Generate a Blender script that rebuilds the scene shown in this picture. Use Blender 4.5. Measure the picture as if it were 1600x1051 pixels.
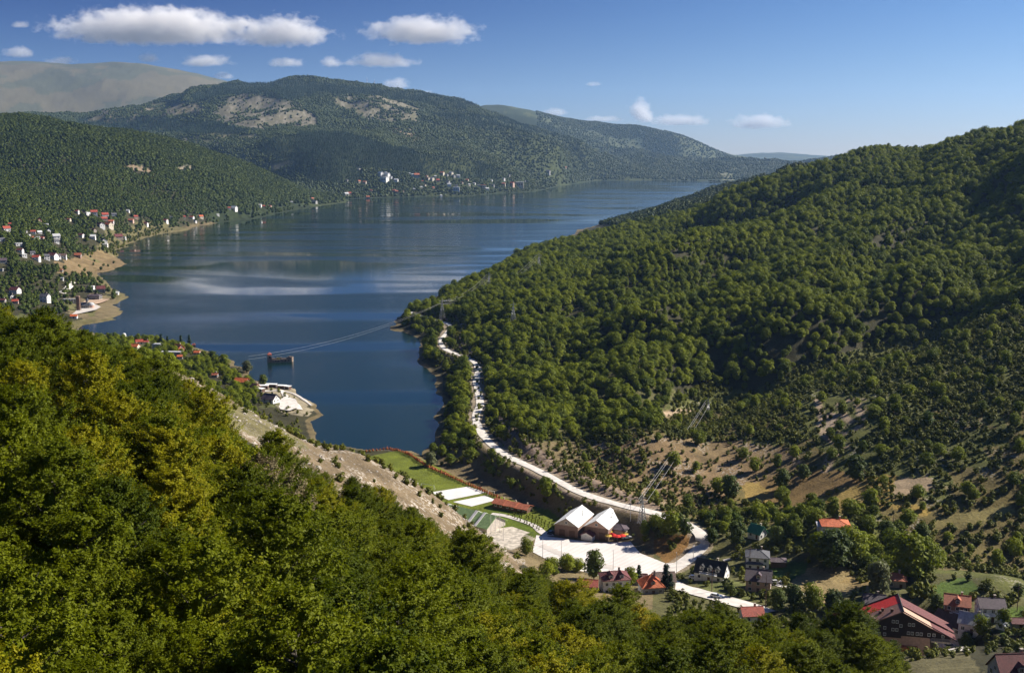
import bpy, bmesh, math, random
import numpy as np
from mathutils import Vector, Matrix
random.seed(7)
RNG = np.random.default_rng(11)
S = bpy.context.scene
COL = S.collection
for o in list(bpy.data.objects):
    bpy.data.objects.remove(o)

# ------------------------------------------------------------------ camera
CAMZ = 165.0
F = 1716.0                                    # focal length in pixels of the 1600 wide photograph
PITCH = math.atan((525.5 - 238.0) / F)
cam_d = bpy.data.cameras.new('camera')
cam = bpy.data.objects.new('camera', cam_d)
COL.objects.link(cam)
cam.location = (0, 0, CAMZ)
cam.rotation_euler = (math.pi / 2 - PITCH, 0, 0)
cam_d.sensor_width = 36.0
cam_d.lens = F / 1600 * 36.0
cam_d.clip_start = 1.0
cam_d.clip_end = 120000
S.camera = cam

# ------------------------------------------------------------------ sky and sun
SUN_AZ, SUN_EL = math.radians(68), math.radians(34)      # azimuth clockwise from the view direction (+Y)
w = bpy.data.worlds.new('World')
S.world = w
w.use_nodes = True
wn = w.node_tree
for n in list(wn.nodes):
    wn.nodes.remove(n)
sky = wn.nodes.new('ShaderNodeTexSky')
sky.sky_type = 'NISHITA'
sky.sun_disc = False
sky.sun_elevation = SUN_EL
sky.sun_rotation = SUN_AZ
sky.altitude = 1400
sky.air_density = 1.0
sky.dust_density = 0.4
sky.ozone_density = 4.0
hs = wn.nodes.new('ShaderNodeHueSaturation')
hs.inputs['Saturation'].default_value = 1.25
bg = wn.nodes.new('ShaderNodeBackground')
bg.inputs['Strength'].default_value = 0.055
wo = wn.nodes.new('ShaderNodeOutputWorld')
wn.links.new(sky.outputs[0], hs.inputs['Color'])
# polarised sky: clear air darkens and deepens at right angles to the sun, less so near the horizon
def WN(t, op=None, *vals):
    n = wn.nodes.new(t)
    if op: n.operation = op
    for i, v in enumerate(vals):
        if v is None: continue
        if hasattr(v, 'links') or hasattr(v, 'is_linked'): wn.links.new(v, n.inputs[i])
        else: n.inputs[i].default_value = v
    return n
tcw = wn.nodes.new('ShaderNodeTexCoord')
sunv = (math.sin(SUN_AZ) * math.cos(SUN_EL), math.cos(SUN_AZ) * math.cos(SUN_EL), math.sin(SUN_EL))
dt = WN('ShaderNodeVectorMath', 'DOT_PRODUCT', tcw.outputs['Generated'], sunv)
c2 = WN('ShaderNodeMath', 'MULTIPLY', dt.outputs['Value'], dt.outputs['Value'])
num = WN('ShaderNodeMath', 'SUBTRACT', 1.0, c2.outputs[0]); den = WN('ShaderNodeMath', 'ADD', 1.0, c2.outputs[0])
pol = WN('ShaderNodeMath', 'DIVIDE', num.outputs[0], den.outputs[0])
sz = wn.nodes.new('ShaderNodeSeparateXYZ'); wn.links.new(tcw.outputs['Generated'], sz.inputs[0])
ef = WN('ShaderNodeMath', 'MULTIPLY_ADD', sz.outputs['Z'], 3.9, .42); ef.use_clamp = True
pf = WN('ShaderNodeMath', 'MULTIPLY', pol.outputs[0], ef.outputs[0])
mxw = wn.nodes.new('ShaderNodeMix'); mxw.data_type = 'RGBA'; mxw.blend_type = 'MULTIPLY'
wn.links.new(pf.outputs[0], mxw.inputs[0]); tnt = WN('ShaderNodeVectorMath', 'MULTIPLY', hs.outputs[0], (1.0, .925, 1.0)); wn.links.new(tnt.outputs[0], mxw.inputs[6]); mxw.inputs[7].default_value = (.03, .115, .37, 1)
wn.links.new(mxw.outputs[2], bg.inputs['Color'])
wn.links.new(bg.outputs[0], wo.inputs['Surface'])
sd = bpy.data.lights.new('sun', 'SUN')
sd.energy = 4.8
sd.angle = math.radians(0.5)
sd.color = (1.0, 0.93, 0.82)
sun = bpy.data.objects.new('sun', sd)
COL.objects.link(sun)
sv = Vector((math.sin(SUN_AZ) * math.cos(SUN_EL), math.cos(SUN_AZ) * math.cos(SUN_EL), math.sin(SUN_EL)))
sun.rotation_euler = sv.to_track_quat('Z', 'Y').to_euler()
sun.location = (0, 0, 900)
S.view_settings.view_transform = 'Standard'
S.view_settings.look = 'None'
S.view_settings.exposure = 1.0
S.view_settings.gamma = 1.0
S.view_settings.use_curve_mapping = False
S.render.engine = 'CYCLES'
cy = S.cycles
cy.max_bounces = 9
cy.diffuse_bounces = 2
cy.glossy_bounces = 2
cy.transmission_bounces = 2
cy.transparent_max_bounces = 6
cy.volume_bounces = 8
cy.volume_max_steps = 256

# ------------------------------------------------------------------ pixel <-> place
CPI, SPI = math.cos(PITCH), math.sin(PITCH)
def raydir(px, py):                            # per metre of depth along Y: (dx, 1, dz)
    x = (px - 800.0) / F
    v = -(py - 525.5) / F
    fy = CPI + v * SPI
    fz = -SPI + v * CPI
    return x / fy, fz / fy
def P(px, py, d):
    a, b = raydir(px, py)
    return (a * d, d, CAMZ + b * d)
def onz(px, py, z=0.0):
    a, b = raydir(px, py)
    d = (z - CAMZ) / b
    return (a * d, d)
def project(X, Y, Z):
    Z = Z - CAMZ
    dep = Y * CPI - Z * SPI
    up = Y * SPI + Z * CPI
    return 800 + F * X / dep, 525.5 - F * up / dep
def inpoly(x, y, poly):
    x = np.asarray(x, float); y = np.asarray(y, float)
    r = np.zeros(x.shape, bool)
    n = len(poly)
    for i in range(n):
        x1, y1 = poly[i]; x2, y2 = poly[(i + 1) % n]
        if y1 == y2: continue
        c = ((y1 > y) != (y2 > y)) & (x < (x2 - x1) * (y - y1) / (y2 - y1) + x1)
        r ^= c
    return r
def segdist(x, y, pts, closed=False):
    """distance to a polyline, plus the position along it"""
    n = len(pts); best = np.full(x.shape, 1e18); par = np.zeros(x.shape)
    for i in range(n if closed else n - 1):
        ax, ay = pts[i][:2]; bx, by = pts[(i + 1) % n][:2]
        dx, dy = bx - ax, by - ay
        t = np.clip(((x - ax) * dx + (y - ay) * dy) / (dx * dx + dy * dy + 1e-9), 0, 1)
        q = (x - ax - t * dx) ** 2 + (y - ay - t * dy) ** 2
        m = q < best
        best = np.where(m, q, best); par = np.where(m, i + t, par)
    return np.sqrt(best), par
def hash2(ix, iy, seed):
    h = (ix.astype(np.int64) * 374761393 + iy.astype(np.int64) * 668265263 + seed * 1442695041) & 0xffffffff
    h = ((h ^ (h >> 13)) * 1274126177) & 0xffffffff
    h = h ^ (h >> 16)
    return (h & 0xffffff) / float(0xffffff)
def vnoise(x, y, seed=0):
    ix = np.floor(x); iy = np.floor(y); fx = x - ix; fy = y - iy
    fx = fx * fx * fx * (fx * (fx * 6 - 15) + 10); fy = fy * fy * fy * (fy * (fy * 6 - 15) + 10)
    a = hash2(ix, iy, seed); b = hash2(ix + 1, iy, seed); c = hash2(ix, iy + 1, seed); d = hash2(ix + 1, iy + 1, seed)
    return (a + (b - a) * fx) * (1 - fy) + (c + (d - c) * fx) * fy
def fbm(x, y, seed=0, octv=4):
    r = 0; a = .5; t = 0
    for o in range(octv):
        r = r + a * vnoise(x, y, seed + o * 17); t += a; a *= .5
        x, y = x * 1.93 + y * .53 + 7.1, y * 1.93 - x * .53 + 3.7
    return r / t
def sstep(a, b, x):
    t = np.clip((x - a) / (b - a), 0, 1)
    return t * t * (3 - 2 * t)

# ------------------------------------------------------------------ terrain
LAKE_PX = [(571,703),(609,701),(640,705),(655,712),(664,722),(663,706),(672,692),(681,664),(675,655),(688,634),(685,606),(683,586),(662,574),(650,564),
 (656,533),(652,526),(628,520),(614,515),(615,502),(622,497),(640,487),(660,478),(705,451),(755,431),(782,414),(800,399),(840,388),(878,374),(905,359),(1000,335),(1080,309),(1145,287),
 (1100,284),(1020,281.5),(930,282.5),(880,290),(853,296),(837,299),(809,301),(781,302),(728,307),(666,307.5),(603,309),(545,311),(541,316),(490,324),(447,331),(400,342),(350,347),(300,355),(295,360),
 (255,365),(225,372),(212,376),(198,385),(182,391),(188,406),(201,412),(180,421),(150,427),(161,437),(172,449),(193,459),(202,463),(180,474),(176,477),(187,481),(189,487),(182,498),(159,504),
 (131,509),(120,514),(150,521),(200,527),(250,531),(290,538),(315,545),(338,554),(360,560),(369,572),(389,577),(387,590),(423,600),(457,607),(470,618),(490,630),(506,648),(488,659),(500,690)]
LAKE = [onz(*p) for p in LAKE_PX]
C = []                                         # control points x, y, z
def cp3(px, py, d, dz=0.0):
    x, y, z = P(px, py, d); C.append((x, y, z + dz))
def cz(px, d, z):
    C.append(((px - 800) / F * d, d, z))
def cg(px, py, z):
    x, y = onz(px, py, z); C.append((x, y, z))
for p in LAKE: C.append((p[0], p[1], 0.6))
for px in range(-500, 2101, 200):
    cz(px, 15, 149 - max(0, px) * .006); cz(px, 30, 138 - max(0, px) * .008); cz(px, 22000, 60)
T = -10.5                                      # tree height above the ground for points read at crown tops
for a in [(-300,1000,50),(-300,700,95),(-300,500,160),(0,1051,48),(0,850,70),(0,700,95),(0,600,125),(0,470,165),(200,1051,50),(200,850,75),(200,700,105),(200,600,135),(200,528,175),(300,700,110),(300,615,155),
          (400,750,118),(400,900,76),(400,1051,53),(400,676,152),(500,726,138),(500,850,98),(500,1051,61),(560,738,143),(600,762,146),(650,797,151),(600,900,107),(600,1051,70),(700,812,157),(740,848,160),(770,880,163),(700,950,117),(700,1051,80),(800,876,166),(850,888,168),(800,960,137),(800,1051,94),
          (900,922,172),(900,1051,107),(1000,938,174),(1000,1051,120),(1100,950,174),(1100,1051,127),(1200,958,172),(1200,1051,130),(1300,955,172),(1300,1051,135),(1370,968,172),(1370,1051,145),(1410,1020,165)]:
    cp3(*a, T)
for a in [(300,625,305),(400,690,290),(500,750,282),(600,805,298),(700,862,318),(800,895,348)]:
    cp3(*a)
for a in [(900,300,28),(1000,300,24),(1100,300,22),(1200,300,20),(1300,300,18),(900,230,56),(1100,230,50),(1300,230,44),(0,230,121),(200,240,117)]: cz(*a)
for a in [(300,592,350),(350,620,348),(400,648,345),(450,677,355),(500,699,365),(560,708,375),(600,729,385),(640,748,392),(700,791,400),(750,830,403),(800,868,405)]:
    cp3(*a)
for a in [(-300,420,90),(-300,600,45),(-300,850,15),(0,420,88),(0,600,42),(0,800,12),(200,430,78),(200,600,28),(200,750,6),(300,450,62),(300,600,22),(300,720,6),(400,430,50),(400,550,12),(400,650,4),
          (500,440,30),(500,540,4),(600,440,28),(600,500,4),(700,432,14),(700,462,3),(800,425,5)]:
    cz(*a)
# valley floor
for a in [(650,735,2.2),(700,770,2.4),(750,790,2.6),(800,820,3),(850,850,3),(900,840,3),(960,845,3),(1000,870,3),(1060,880,4),(1080,850,7),(900,885,3.5),(1000,860,3),(690,735,1.2),(760,775,2),(840,800,3),(1050,868,4),
          (870,895,5),(960,925,9),(1040,925,9),(1100,925,9),(1180,945,11),(1120,900,7),(1190,880,7),(1180,915,9),(1240,890,8),(1183,838,10),(1303,828,17),(1300,890,9),(1300,950,12),(1260,930,10),
          (1365,955,14),(1400,912,13),(1430,1025,12),(1485,975,14),(1550,965,15),(1520,985,15),(1600,1000,17),(1480,920,14),(1560,900,18),(1600,940,17),(1460,890,14),(1700,960,22)]:
    cg(*a)
for a in [(1450,303,19),(1520,303,20),(1600,290,25),(1400,270,24),(1450,270,27),(1500,240,40),(1600,230,45),(1700,230,52),(1480,180,62),(1600,150,75),(1800,200,70),(1400,335,11)]:
    cz(*a)
# road along the right shore; pixel, height
ROAD_PX = [(640,487,8),(655,493,8.5),(676,499,9),(700,506,10),(702,515,10),(690,530,9.5),(692,542,9.5),(705,550,9.5),(725,557,9),(740,565,9),(747,578,9),(744,595,8.5),(748,615,8.5),(750,632,8.5),(744,648,8.5),(746,664,9),
           (757,682,9.5),(775,700,10),(800,716,10.5),(835,732,11),(870,750,11),(900,766,11),(935,779,11),(975,790,11),(1010,798,11),(1045,808,10.5),(1075,820,9),(1096,836,8),(1096,852,5.2),(1082,868,3.8),(1062,882,3.1),(1040,892,3.0)]
ROAD = [onz(a, b, c) + (c,) for a, b, c in ROAD_PX]
for r in ROAD: C.append(r)
# bank below the road and cutting above it
for a in [(700,725,1.5),(740,745,1.6),(720,700,6),(780,760,2.2),(830,775,3),(880,790,4),(940,810,5),(1000,830,6),(1040,840,5),(1050,820,8),(700,640,4),(715,600,4),(705,680,4),(790,735,6),(850,765,6)]:
    cg(*a)
for a in [(800,690,562),(850,710,545),(900,735,527),(950,745,520),(1000,770,498),(1040,785,486),(1080,800,478),
  (1000,700,545),(1000,640,590),(1000,600,640),(1000,560,700),(1000,500,800),(1000,450,920),(1000,400,1100),(1000,372,1350),(1000,352,1800),
  (900,690,575),(900,640,640),(900,580,740),(900,520,850),(900,460,1000),(900,410,1250),(900,385,1500),
  (850,650,610),(850,600,680),(850,550,780),(850,500,880),(850,450,1020),(850,412,1250),(800,640,650),(800,590,740),(800,520,890),(800,460,1060),(800,425,1250),
  (760,500,950),(760,455,1120),(720,470,1080),(690,482,1100),(650,483,1120),
  (1100,780,492),(1100,740,525),(1100,680,570),(1100,640,600),(1100,600,665),(1100,560,750),(1100,500,800),(1100,440,930),(1100,380,1150),(1100,345,1500),(1100,320,2300),
  (1200,800,480),(1200,740,520),(1200,680,560),(1200,630,610),(1200,585,690),(1200,520,760),(1200,480,820),(1200,430,950),(1200,380,1130),(1200,340,1400),(1200,300,1950),(1200,279,2900),
  (1300,790,465),(1300,740,500),(1300,680,540),(1300,620,600),(1300,570,670),(1300,500,745),(1300,430,900),(1300,370,1080),(1300,310,1400),(1300,261,1950),
  (1400,870,420),(1400,800,440),(1400,740,480),(1400,650,540),(1400,560,640),(1400,500,740),(1400,430,900),(1400,360,1080),(1400,300,1300),(1400,245,1600),
  (1500,880,405),(1500,800,440),(1500,720,480),(1500,620,550),(1500,540,630),(1500,450,770),(1500,370,960),(1500,287,1200),(1500,222,1480),
  (1600,900,400),(1600,850,420),(1600,750,455),(1600,650,505),(1600,540,600),(1600,450,720),(1600,380,850),(1600,310,1000),(1600,245,1200),(1600,197,1380),
  (1800,850,420),(1800,650,500),(1800,450,700),(1800,300,950),(1800,180,1300)]:
    cp3(*a)
for a in [(1400,2600,90),(1600,2400,120),(1800,2400,120),(1300,3200,100),(1500,5000,60),(1800,5000,60),(1250,5000,40)]:
    cz(*a)
# left shore, hill and village
for a in [(0,183,2900),(100,193,3000),(200,208,3150),(300,233,3300),(400,266,3500),(460,291,3700),(0,260,2400),(100,270,2400),(200,272,2550),(300,292,2700),(400,312,2950),(0,300,2150),(100,315,2200),(200,325,2280),(300,335,2500),(-300,180,2800),(-300,270,2300),
          (0,314,1850),(60,328,1830),(0,345,1600),(50,362,1600),(100,350,1900),(100,380,1600),(150,370,1750),(100,400,1440),(50,415,1250),(30,440,1200),(0,455,1150),(-300,420,1300),(-300,330,1800),(150,345,2000)]:
    cp3(*a)
for a in [(100,460,9),(130,475,3.5),(160,465,2.5),(140,485,3),(120,420,8),(150,405,4),(60,470,14),(0,480,18),(160,385,6),(220,537,4),(260,545,5),(300,552,3.5),(340,580,5),(380,600,3.5),(430,610,2.5),(430,630,5),(460,640,3),(460,625,2.5),(300,345,12),(400,335,8)]:
    cg(*a)
for a in [(0,4200,110),(150,4300,110),(300,4500,70),(420,4300,50),(-300,4200,110)]:
    cz(*a)
# far shore mountain, ridges behind
for a in [(-300,170,7000),(0,186,7000),(100,187,7000),(200,179,7200),(260,166,7200),(300,153,7100),(340,132,7000),(400,121,6800),(480,121,6700),(560,133,6800),(640,143,6900),(700,157,7000),(760,163,7200),(800,188,7000),(865,212,7000),(930,234,7000),(965,248,7200),
          (340,152,6100),(400,154,5900),(450,166,5700),(490,182,5600),(420,200,5050),(340,190,5300),(250,195,5600),(150,200,5600),(0,205,5600),(400,240,4500),(400,275,3900),(300,230,4900),(500,200,5100),(500,250,4300),(560,200,5200),(560,250,4350),(560,285,3900),(620,190,5500),(650,220,5000),(650,260,4400),
          (650,290,4080),(700,200,5600),(700,250,4600),(750,220,5500),(780,260,4700),(780,285,4330),(850,240,5600),(850,270,4800),(900,260,5600),(950,268,6400),(0,140,10500),(100,152,10500),(200,152,10500),(300,142,11200),
          (-300,110,13000),(0,103,13000),(70,103,13000),(110,102,12800),(130,100,12600),(180,96,12500),(240,105,12800),(300,117,13000),(350,128,13200),(400,150,13200),(780,163,9500),(850,176,9800),(900,188,10000),(1000,203,10000),(1050,213,10000),(1090,225,10000),(1123,246,10000),(1000,236,8900),(900,215,8900),
          (960,249,7900),(1050,250,8200),(1125,249,8500),(1235,248,8500),(1320,245,8500),(1030,266,7200),(1125,268,7300),(1230,266,7300),(1215,238,18500),(1275,243,18500),(1150,242,18500),(1100,250,18500)]:
    cp3(*a)
for a in [(0,8700,240),(200,8800,250),(400,8900,300),(600,9000,300),(750,8500,260),(820,8300,170),(880,8200,100),(940,8000,40),(1000,9300,60),(1100,9300,30),(1000,12500,60),(1200,12500,50),(1400,12500,50),(1600,9000,60),(1900,9000,60),(600,14000,200),(0,16000,500),(300,16000,400),(1180,6700,4),(1300,6700,10),(1250,7000,30)]:
    cz(*a)
C = np.array(C)
def toUV(x, y): return x / y * 1.4, np.log(y)
cu, cv = toUV(C[:, 0], C[:, 1])
def kern(r2): return np.sqrt(r2 + 0.0012)
A_ = kern((cu[:, None] - cu) ** 2 + (cv[:, None] - cv) ** 2)
n_ = len(C)
M_ = np.zeros((n_ + 3, n_ + 3)); M_[:n_, :n_] = A_ - np.eye(n_) * 0.0015
Q_ = np.stack([np.ones(n_), cu, cv], 1); M_[:n_, n_:] = Q_; M_[n_:, :n_] = Q_.T
sol = np.linalg.solve(M_, np.concatenate([C[:, 2], np.zeros(3)]))
def rbf(x, y):
    u, v = toUV(x, y); out = np.empty(x.shape); fl = out.ravel(); u = u.ravel(); v = v.ravel()
    for i in range(0, len(u), 40000):
        uu = u[i:i + 40000]; vv = v[i:i + 40000]
        fl[i:i + 40000] = kern((uu[:, None] - cu) ** 2 + (vv[:, None] - cv) ** 2) @ sol[:n_] + sol[n_] + sol[n_ + 1] * uu + sol[n_ + 2] * vv
    return fl.reshape(x.shape)
def lnrange(a, b, s): return list(np.exp(np.arange(math.log(a), math.log(b), s)))
YS = np.array(lnrange(14, 200, .012) + lnrange(200, 380, .007) + lnrange(380, 1250, .0032) + lnrange(1250, 5000, .0048) + lnrange(5000, 22000, .007))
US = np.concatenate([np.arange(-1.1, -.49, .008), np.arange(-.49, .49, .00105), np.arange(.49, 1.1, .008)])
NR, NC = len(YS), len(US)
GU, GY = np.meshgrid(US, YS)
GX = GU * GY
# RBF on every third row and column, then interpolated
rs = np.unique(np.append(np.arange(0, NR, 3), NR - 1)); cs = np.unique(np.append(np.arange(0, NC, 4), NC - 1))
Hs = rbf(GX[np.ix_(rs, cs)], GY[np.ix_(rs, cs)])
tmp = np.stack([np.interp(np.arange(NC), cs, r) for r in Hs])
H = np.stack([np.interp(np.arange(NR), rs, tmp[:, j]) for j in range(NC)], 1)
# relief: gullies and ribs
hi = sstep(6, 40, H)
H += hi * sstep(480, 700, GY) * (1 - sstep(2500, 3500, GY)) * ((fbm((GX * .82 - GY * .58) / 95, (GX * .58 + GY * .82) / 330, 3, 3) - .5) * 60 * sstep(15, 60, H) * sstep(560, 760, GY) + (fbm(GX / 40, GY / 60, 31, 3) - .5) * 7)
H += sstep(20, 120, H) * sstep(1800, 2600, GY) * ((np.abs(fbm(GX / 520, GY / 800, 5, 4) - .5)) * -190 + 14 + (fbm(GX / 140, GY / 200, 9, 3) - .5) * 34) * np.clip(GY / 6000, .35, 1.1) * (1 - .78 * sstep(7800, 9800, GY))
H += sstep(9500, 10500, GY) * (fbm(GX / 900, GY / 1400, 15, 4) - .5) * 60 * sstep(100, 500, H)
H += (fbm(GX / 24, GY / 24, 21, 3) - .5) * 2.6 * hi
H += (fbm(GX / 7, GY / 7, 23, 3) - .5) * 1.1 * hi * (1 - sstep(600, 900, GY))
RAVS = [([(1045,612),(1110,588),(1180,580),(1260,552),(1370,525),(1450,500)], 26, 36), ([(1090,362),(1150,352),(1210,335),(1260,318)], 22, 42), ([(930,480),(990,462),(1060,430),(1130,405)], 17, 32), ([(1280,430),(1370,395),(1460,350),(1540,300)], 20, 38), ([(860,560),(930,545),(1000,520)], 13, 26)]
for pl, dep_, wid_ in RAVS:
    pw = []
    for a, b_ in pl:
        ra = raydir(a, b_)
        jj = int(np.argmin(abs(US - ra[0]))); kk_ = np.where((H[:, jj] >= CAMZ + ra[1] * YS) & (YS > 420))[0]; yy_ = YS[kk_[0]]
        pw.append((ra[0] * yy_, yy_))
    m = (GY > 420) & (GY < 2500) & (GX / GY > 0)
    d_, _p = segdist(GX[m], GY[m], pw)
    H[m] -= dep_ * np.exp(-(d_ / wid_) ** 2)
# lake
sdl = np.full(H.shape, 1e5)
sub = GY > 380
for lo in range(0, NR, 100):
    s_ = slice(lo, lo + 100)
    if YS[min(lo + 99, NR - 1)] < 380: continue
    d_, _ = segdist(GX[s_], GY[s_], LAKE, True)
    ins = inpoly(GX[s_], GY[s_], LAKE)
    sdl[s_] = np.where(ins, -d_, d_)
rim = (fbm(GX / 14, GY / 22, 41, 3) - .5) * np.clip(GY * .010, 2, 40)
sdn = sdl + rim
wb = sstep(0, 1, sdn / np.clip(GY * .022, 8, 90))
H = np.where(sdn < 0, -.3 + np.clip(sdn * .12, -5, 0), np.maximum(sdn.clip(0, 12) * .09 - .25, (1 - wb) * np.minimum(sdn * .1, 2) + wb * np.maximum(H, 1.0)))
# flat pieces: valley floor between lake, scree and bank
def flat(poly_px, z, soft):
    global H
    pw = [onz(a, b, z) for a, b in poly_px]
    m = (GY > 330) & (GY < 1400)
    x = GX[m]; y = GY[m]
    d, _ = segdist(x, y, pw, True); d = np.where(inpoly(x, y, pw), 0, d)
    k = 1 - sstep(0, soft, d)
    H[m] = H[m] * (1 - k) + z * k
    return pw
PITCH_W = flat([(585,712),(622,704),(655,715),(700,742),(770,775),(850,800),(870,815),(850,832),(790,860),(700,800),(640,745)], 2.2, 6)
PARK_PX = [(838,836),(880,841),(930,848),(985,846),(1000,864),(1040,880),(1068,878),(1074,884),(1050,898),(1000,905),(930,898),(870,882),(832,862)]
PARK_W = flat(PARK_PX, 3.0, 8)
# terrace under the lodge
LODX, LODY = raydir(1414, 997)[0] * 330, 330.0; LODZ = CAMZ + raydir(1414, 997)[1] * 330 - 2.6
dl = np.hypot(np.maximum(np.abs(GX - LODX - 1) - 17, 0), np.maximum(np.abs(GY - 336) - 13, 0)); kl = 1 - sstep(0, 9, dl); H = H * (1 - kl) + (LODZ - 4.0) * kl
# the road bench
m = (GY > 330) & (GY < 1300)
d, par = segdist(GX[m], GY[m], ROAD)
rz = np.interp(par, np.arange(len(ROAD)), [r[2] for r in ROAD])
k = 1 - sstep(4.2, 13, d)
side = H[m]
H[m] = np.where(d < 40, side * (1 - k) + (rz - .12) * k, side)
RD = np.full(H.shape, 1e4); RD[m] = d
def ground(x, y):
    x = np.asarray(x, float); y = np.asarray(y, float)
    j = np.interp(x / y, US, np.arange(NC)); i = np.interp(y, YS, np.arange(NR))
    i0 = np.clip(i.astype(int), 0, NR - 2); j0 = np.clip(j.astype(int), 0, NC - 2)
    fi = i - i0; fj = j - j0
    return (H[i0, j0] * (1 - fj) + H[i0, j0 + 1] * fj) * (1 - fi) + (H[i0 + 1, j0] * (1 - fj) + H[i0 + 1, j0 + 1] * fj) * fi
def gz(x, y): return float(ground(np.array([x]), np.array([y]))[0])
def hit(px, py, dmin=330.0, dmax=20000.0):
    """where the ray through a point of the photograph meets the ground"""
    a, b = raydir(px, py)
    ys = np.exp(np.linspace(math.log(dmin), math.log(dmax), 4000))
    g = ground(a * ys, ys); r = CAMZ + b * ys
    k = np.where(g >= r)[0]
    y = ys[k[0]] if len(k) else dmax
    return (a * y, y, gz(a * y, y))
GPX, GPY = project(GX, GY, H)
TAN = (H - CAMZ) / GY
RUN = np.maximum.accumulate(TAN, axis=0)       # horizon seen from the lookout
def seen(x, y, ztop, tol=.002):
    i = np.clip(np.searchsorted(YS, y) - 1, 0, NR - 1); j = np.clip(np.round(np.interp(x / y, US, np.arange(NC))).astype(int), 0, NC - 1)
    return (ztop - CAMZ) / y > RUN[i, j] - tol

# ------------------------------------------------------------------ materials
def new_mat(name):
    m = bpy.data.materials.new(name); m.use_nodes = True
    nt = m.node_tree
    return m, nt, nt.nodes['Principled BSDF']
def N(nt, t, **kw):
    n = nt.nodes.new(t)
    for k, v in kw.items():
        if k in n.inputs: n.inputs[k].default_value = v
        else: setattr(n, k, v)
    return n
def plain(name, col, rough=.8, var=.25, scale=1.2, metal=0.0):
    """a weathered surface: base colour broken up by two noises"""
    m, nt, b = new_mat(name)
    L = nt.links.new
    tc = N(nt, 'ShaderNodeTexCoord')
    n1 = N(nt, 'ShaderNodeTexNoise', Scale=scale, Detail=5.0)
    L(tc.outputs['Object'], n1.inputs['Vector'])
    mr = N(nt, 'ShaderNodeMapRange'); mr.inputs[1].default_value = .3; mr.inputs[2].default_value = .7
    mr.inputs[3].default_value = 1 - var; mr.inputs[4].default_value = 1 + var * .6
    L(n1.outputs['Fac'], mr.inputs[0])
    mx = N(nt, 'ShaderNodeVectorMath', operation='SCALE'); mx.inputs[0].default_value = col
    L(mr.outputs[0], mx.inputs['Scale'])
    L(mx.outputs[0], b.inputs['Base Color'])
    b.inputs['Roughness'].default_value = rough; b.inputs['Metallic'].default_value = metal
    return m
def ribbed(name, col, axis=0, scale=3.0, rough=.7, depth=.35, var=.2):
    """tiles, planks or sheet ribs: a wave along one local axis darkens the joints and bumps the surface"""
    m = plain(name, col, rough, var)
    nt = m.node_tree; L = nt.links.new; b = nt.nodes['Principled BSDF']
    tc = [n for n in nt.nodes if n.type == 'TEX_COORD'][0]
    wv = N(nt, 'ShaderNodeTexWave', wave_type='BANDS', bands_direction='XYZ'[axis], Scale=scale)
    L(tc.outputs['Object'], wv.inputs['Vector'])
    bp = N(nt, 'ShaderNodeBump', Strength=depth, Distance=.08)
    L(wv.outputs['Fac'], bp.inputs['Height']); L(bp.outputs[0], b.inputs['Normal'])
    return m

# ground: colour attribute broken up by noise, stones where the alpha says so
gm, nt, b = new_mat('ground_material'); L = nt.links.new
at = N(nt, 'ShaderNodeAttribute', attribute_name='Col')
geo = N(nt, 'ShaderNodeNewGeometry')
n1 = N(nt, 'ShaderNodeTexNoise', Scale=.9, Detail=6.0, Roughness=.65); L(geo.outputs['Position'], n1.inputs['Vector'])
n2 = N(nt, 'ShaderNodeTexNoise', Scale=.11, Detail=4.0); L(geo.outputs['Position'], n2.inputs['Vector'])
ad = N(nt, 'ShaderNodeMath', operation='ADD'); L(n1.outputs['Fac'], ad.inputs[0]); L(n2.outputs['Fac'], ad.inputs[1])
mr = N(nt, 'ShaderNodeMapRange'); mr.inputs[1].default_value = .7; mr.inputs[2].default_value = 1.3; mr.inputs[3].default_value = .55; mr.inputs[4].default_value = 1.4
L(ad.outputs[0], mr.inputs[0])
sc = N(nt, 'ShaderNodeVectorMath', operation='SCALE'); L(at.outputs['Color'], sc.inputs[0]); L(mr.outputs[0], sc.inputs['Scale'])
vo = N(nt, 'ShaderNodeTexVoronoi', Scale=.75); L(geo.outputs['Position'], vo.inputs['Vector'])
st = N(nt, 'ShaderNodeMath', operation='LESS_THAN'); L(vo.outputs['Distance'], st.inputs[0]); st.inputs[1].default_value = .42
stm = N(nt, 'ShaderNodeMath', operation='MULTIPLY'); L(st.outputs[0], stm.inputs[0]); L(at.outputs['Alpha'], stm.inputs[1])
mx = N(nt, 'ShaderNodeMix', data_type='RGBA'); L(stm.outputs[0], mx.inputs[0]); L(sc.outputs[0], mx.inputs[6]); mx.inputs[7].default_value = (.42, .37, .31, 1)
L(mx.outputs[2], b.inputs['Base Color']); b.inputs['Roughness'].default_value = .95; b.inputs['Specular IOR Level'].default_value = .15
bp = N(nt, 'ShaderNodeBump', Strength=.9, Distance=.5); L(ad.outputs[0], bp.inputs['Height']); L(bp.outputs[0], b.inputs['Normal'])
M_GROUND = gm

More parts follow.
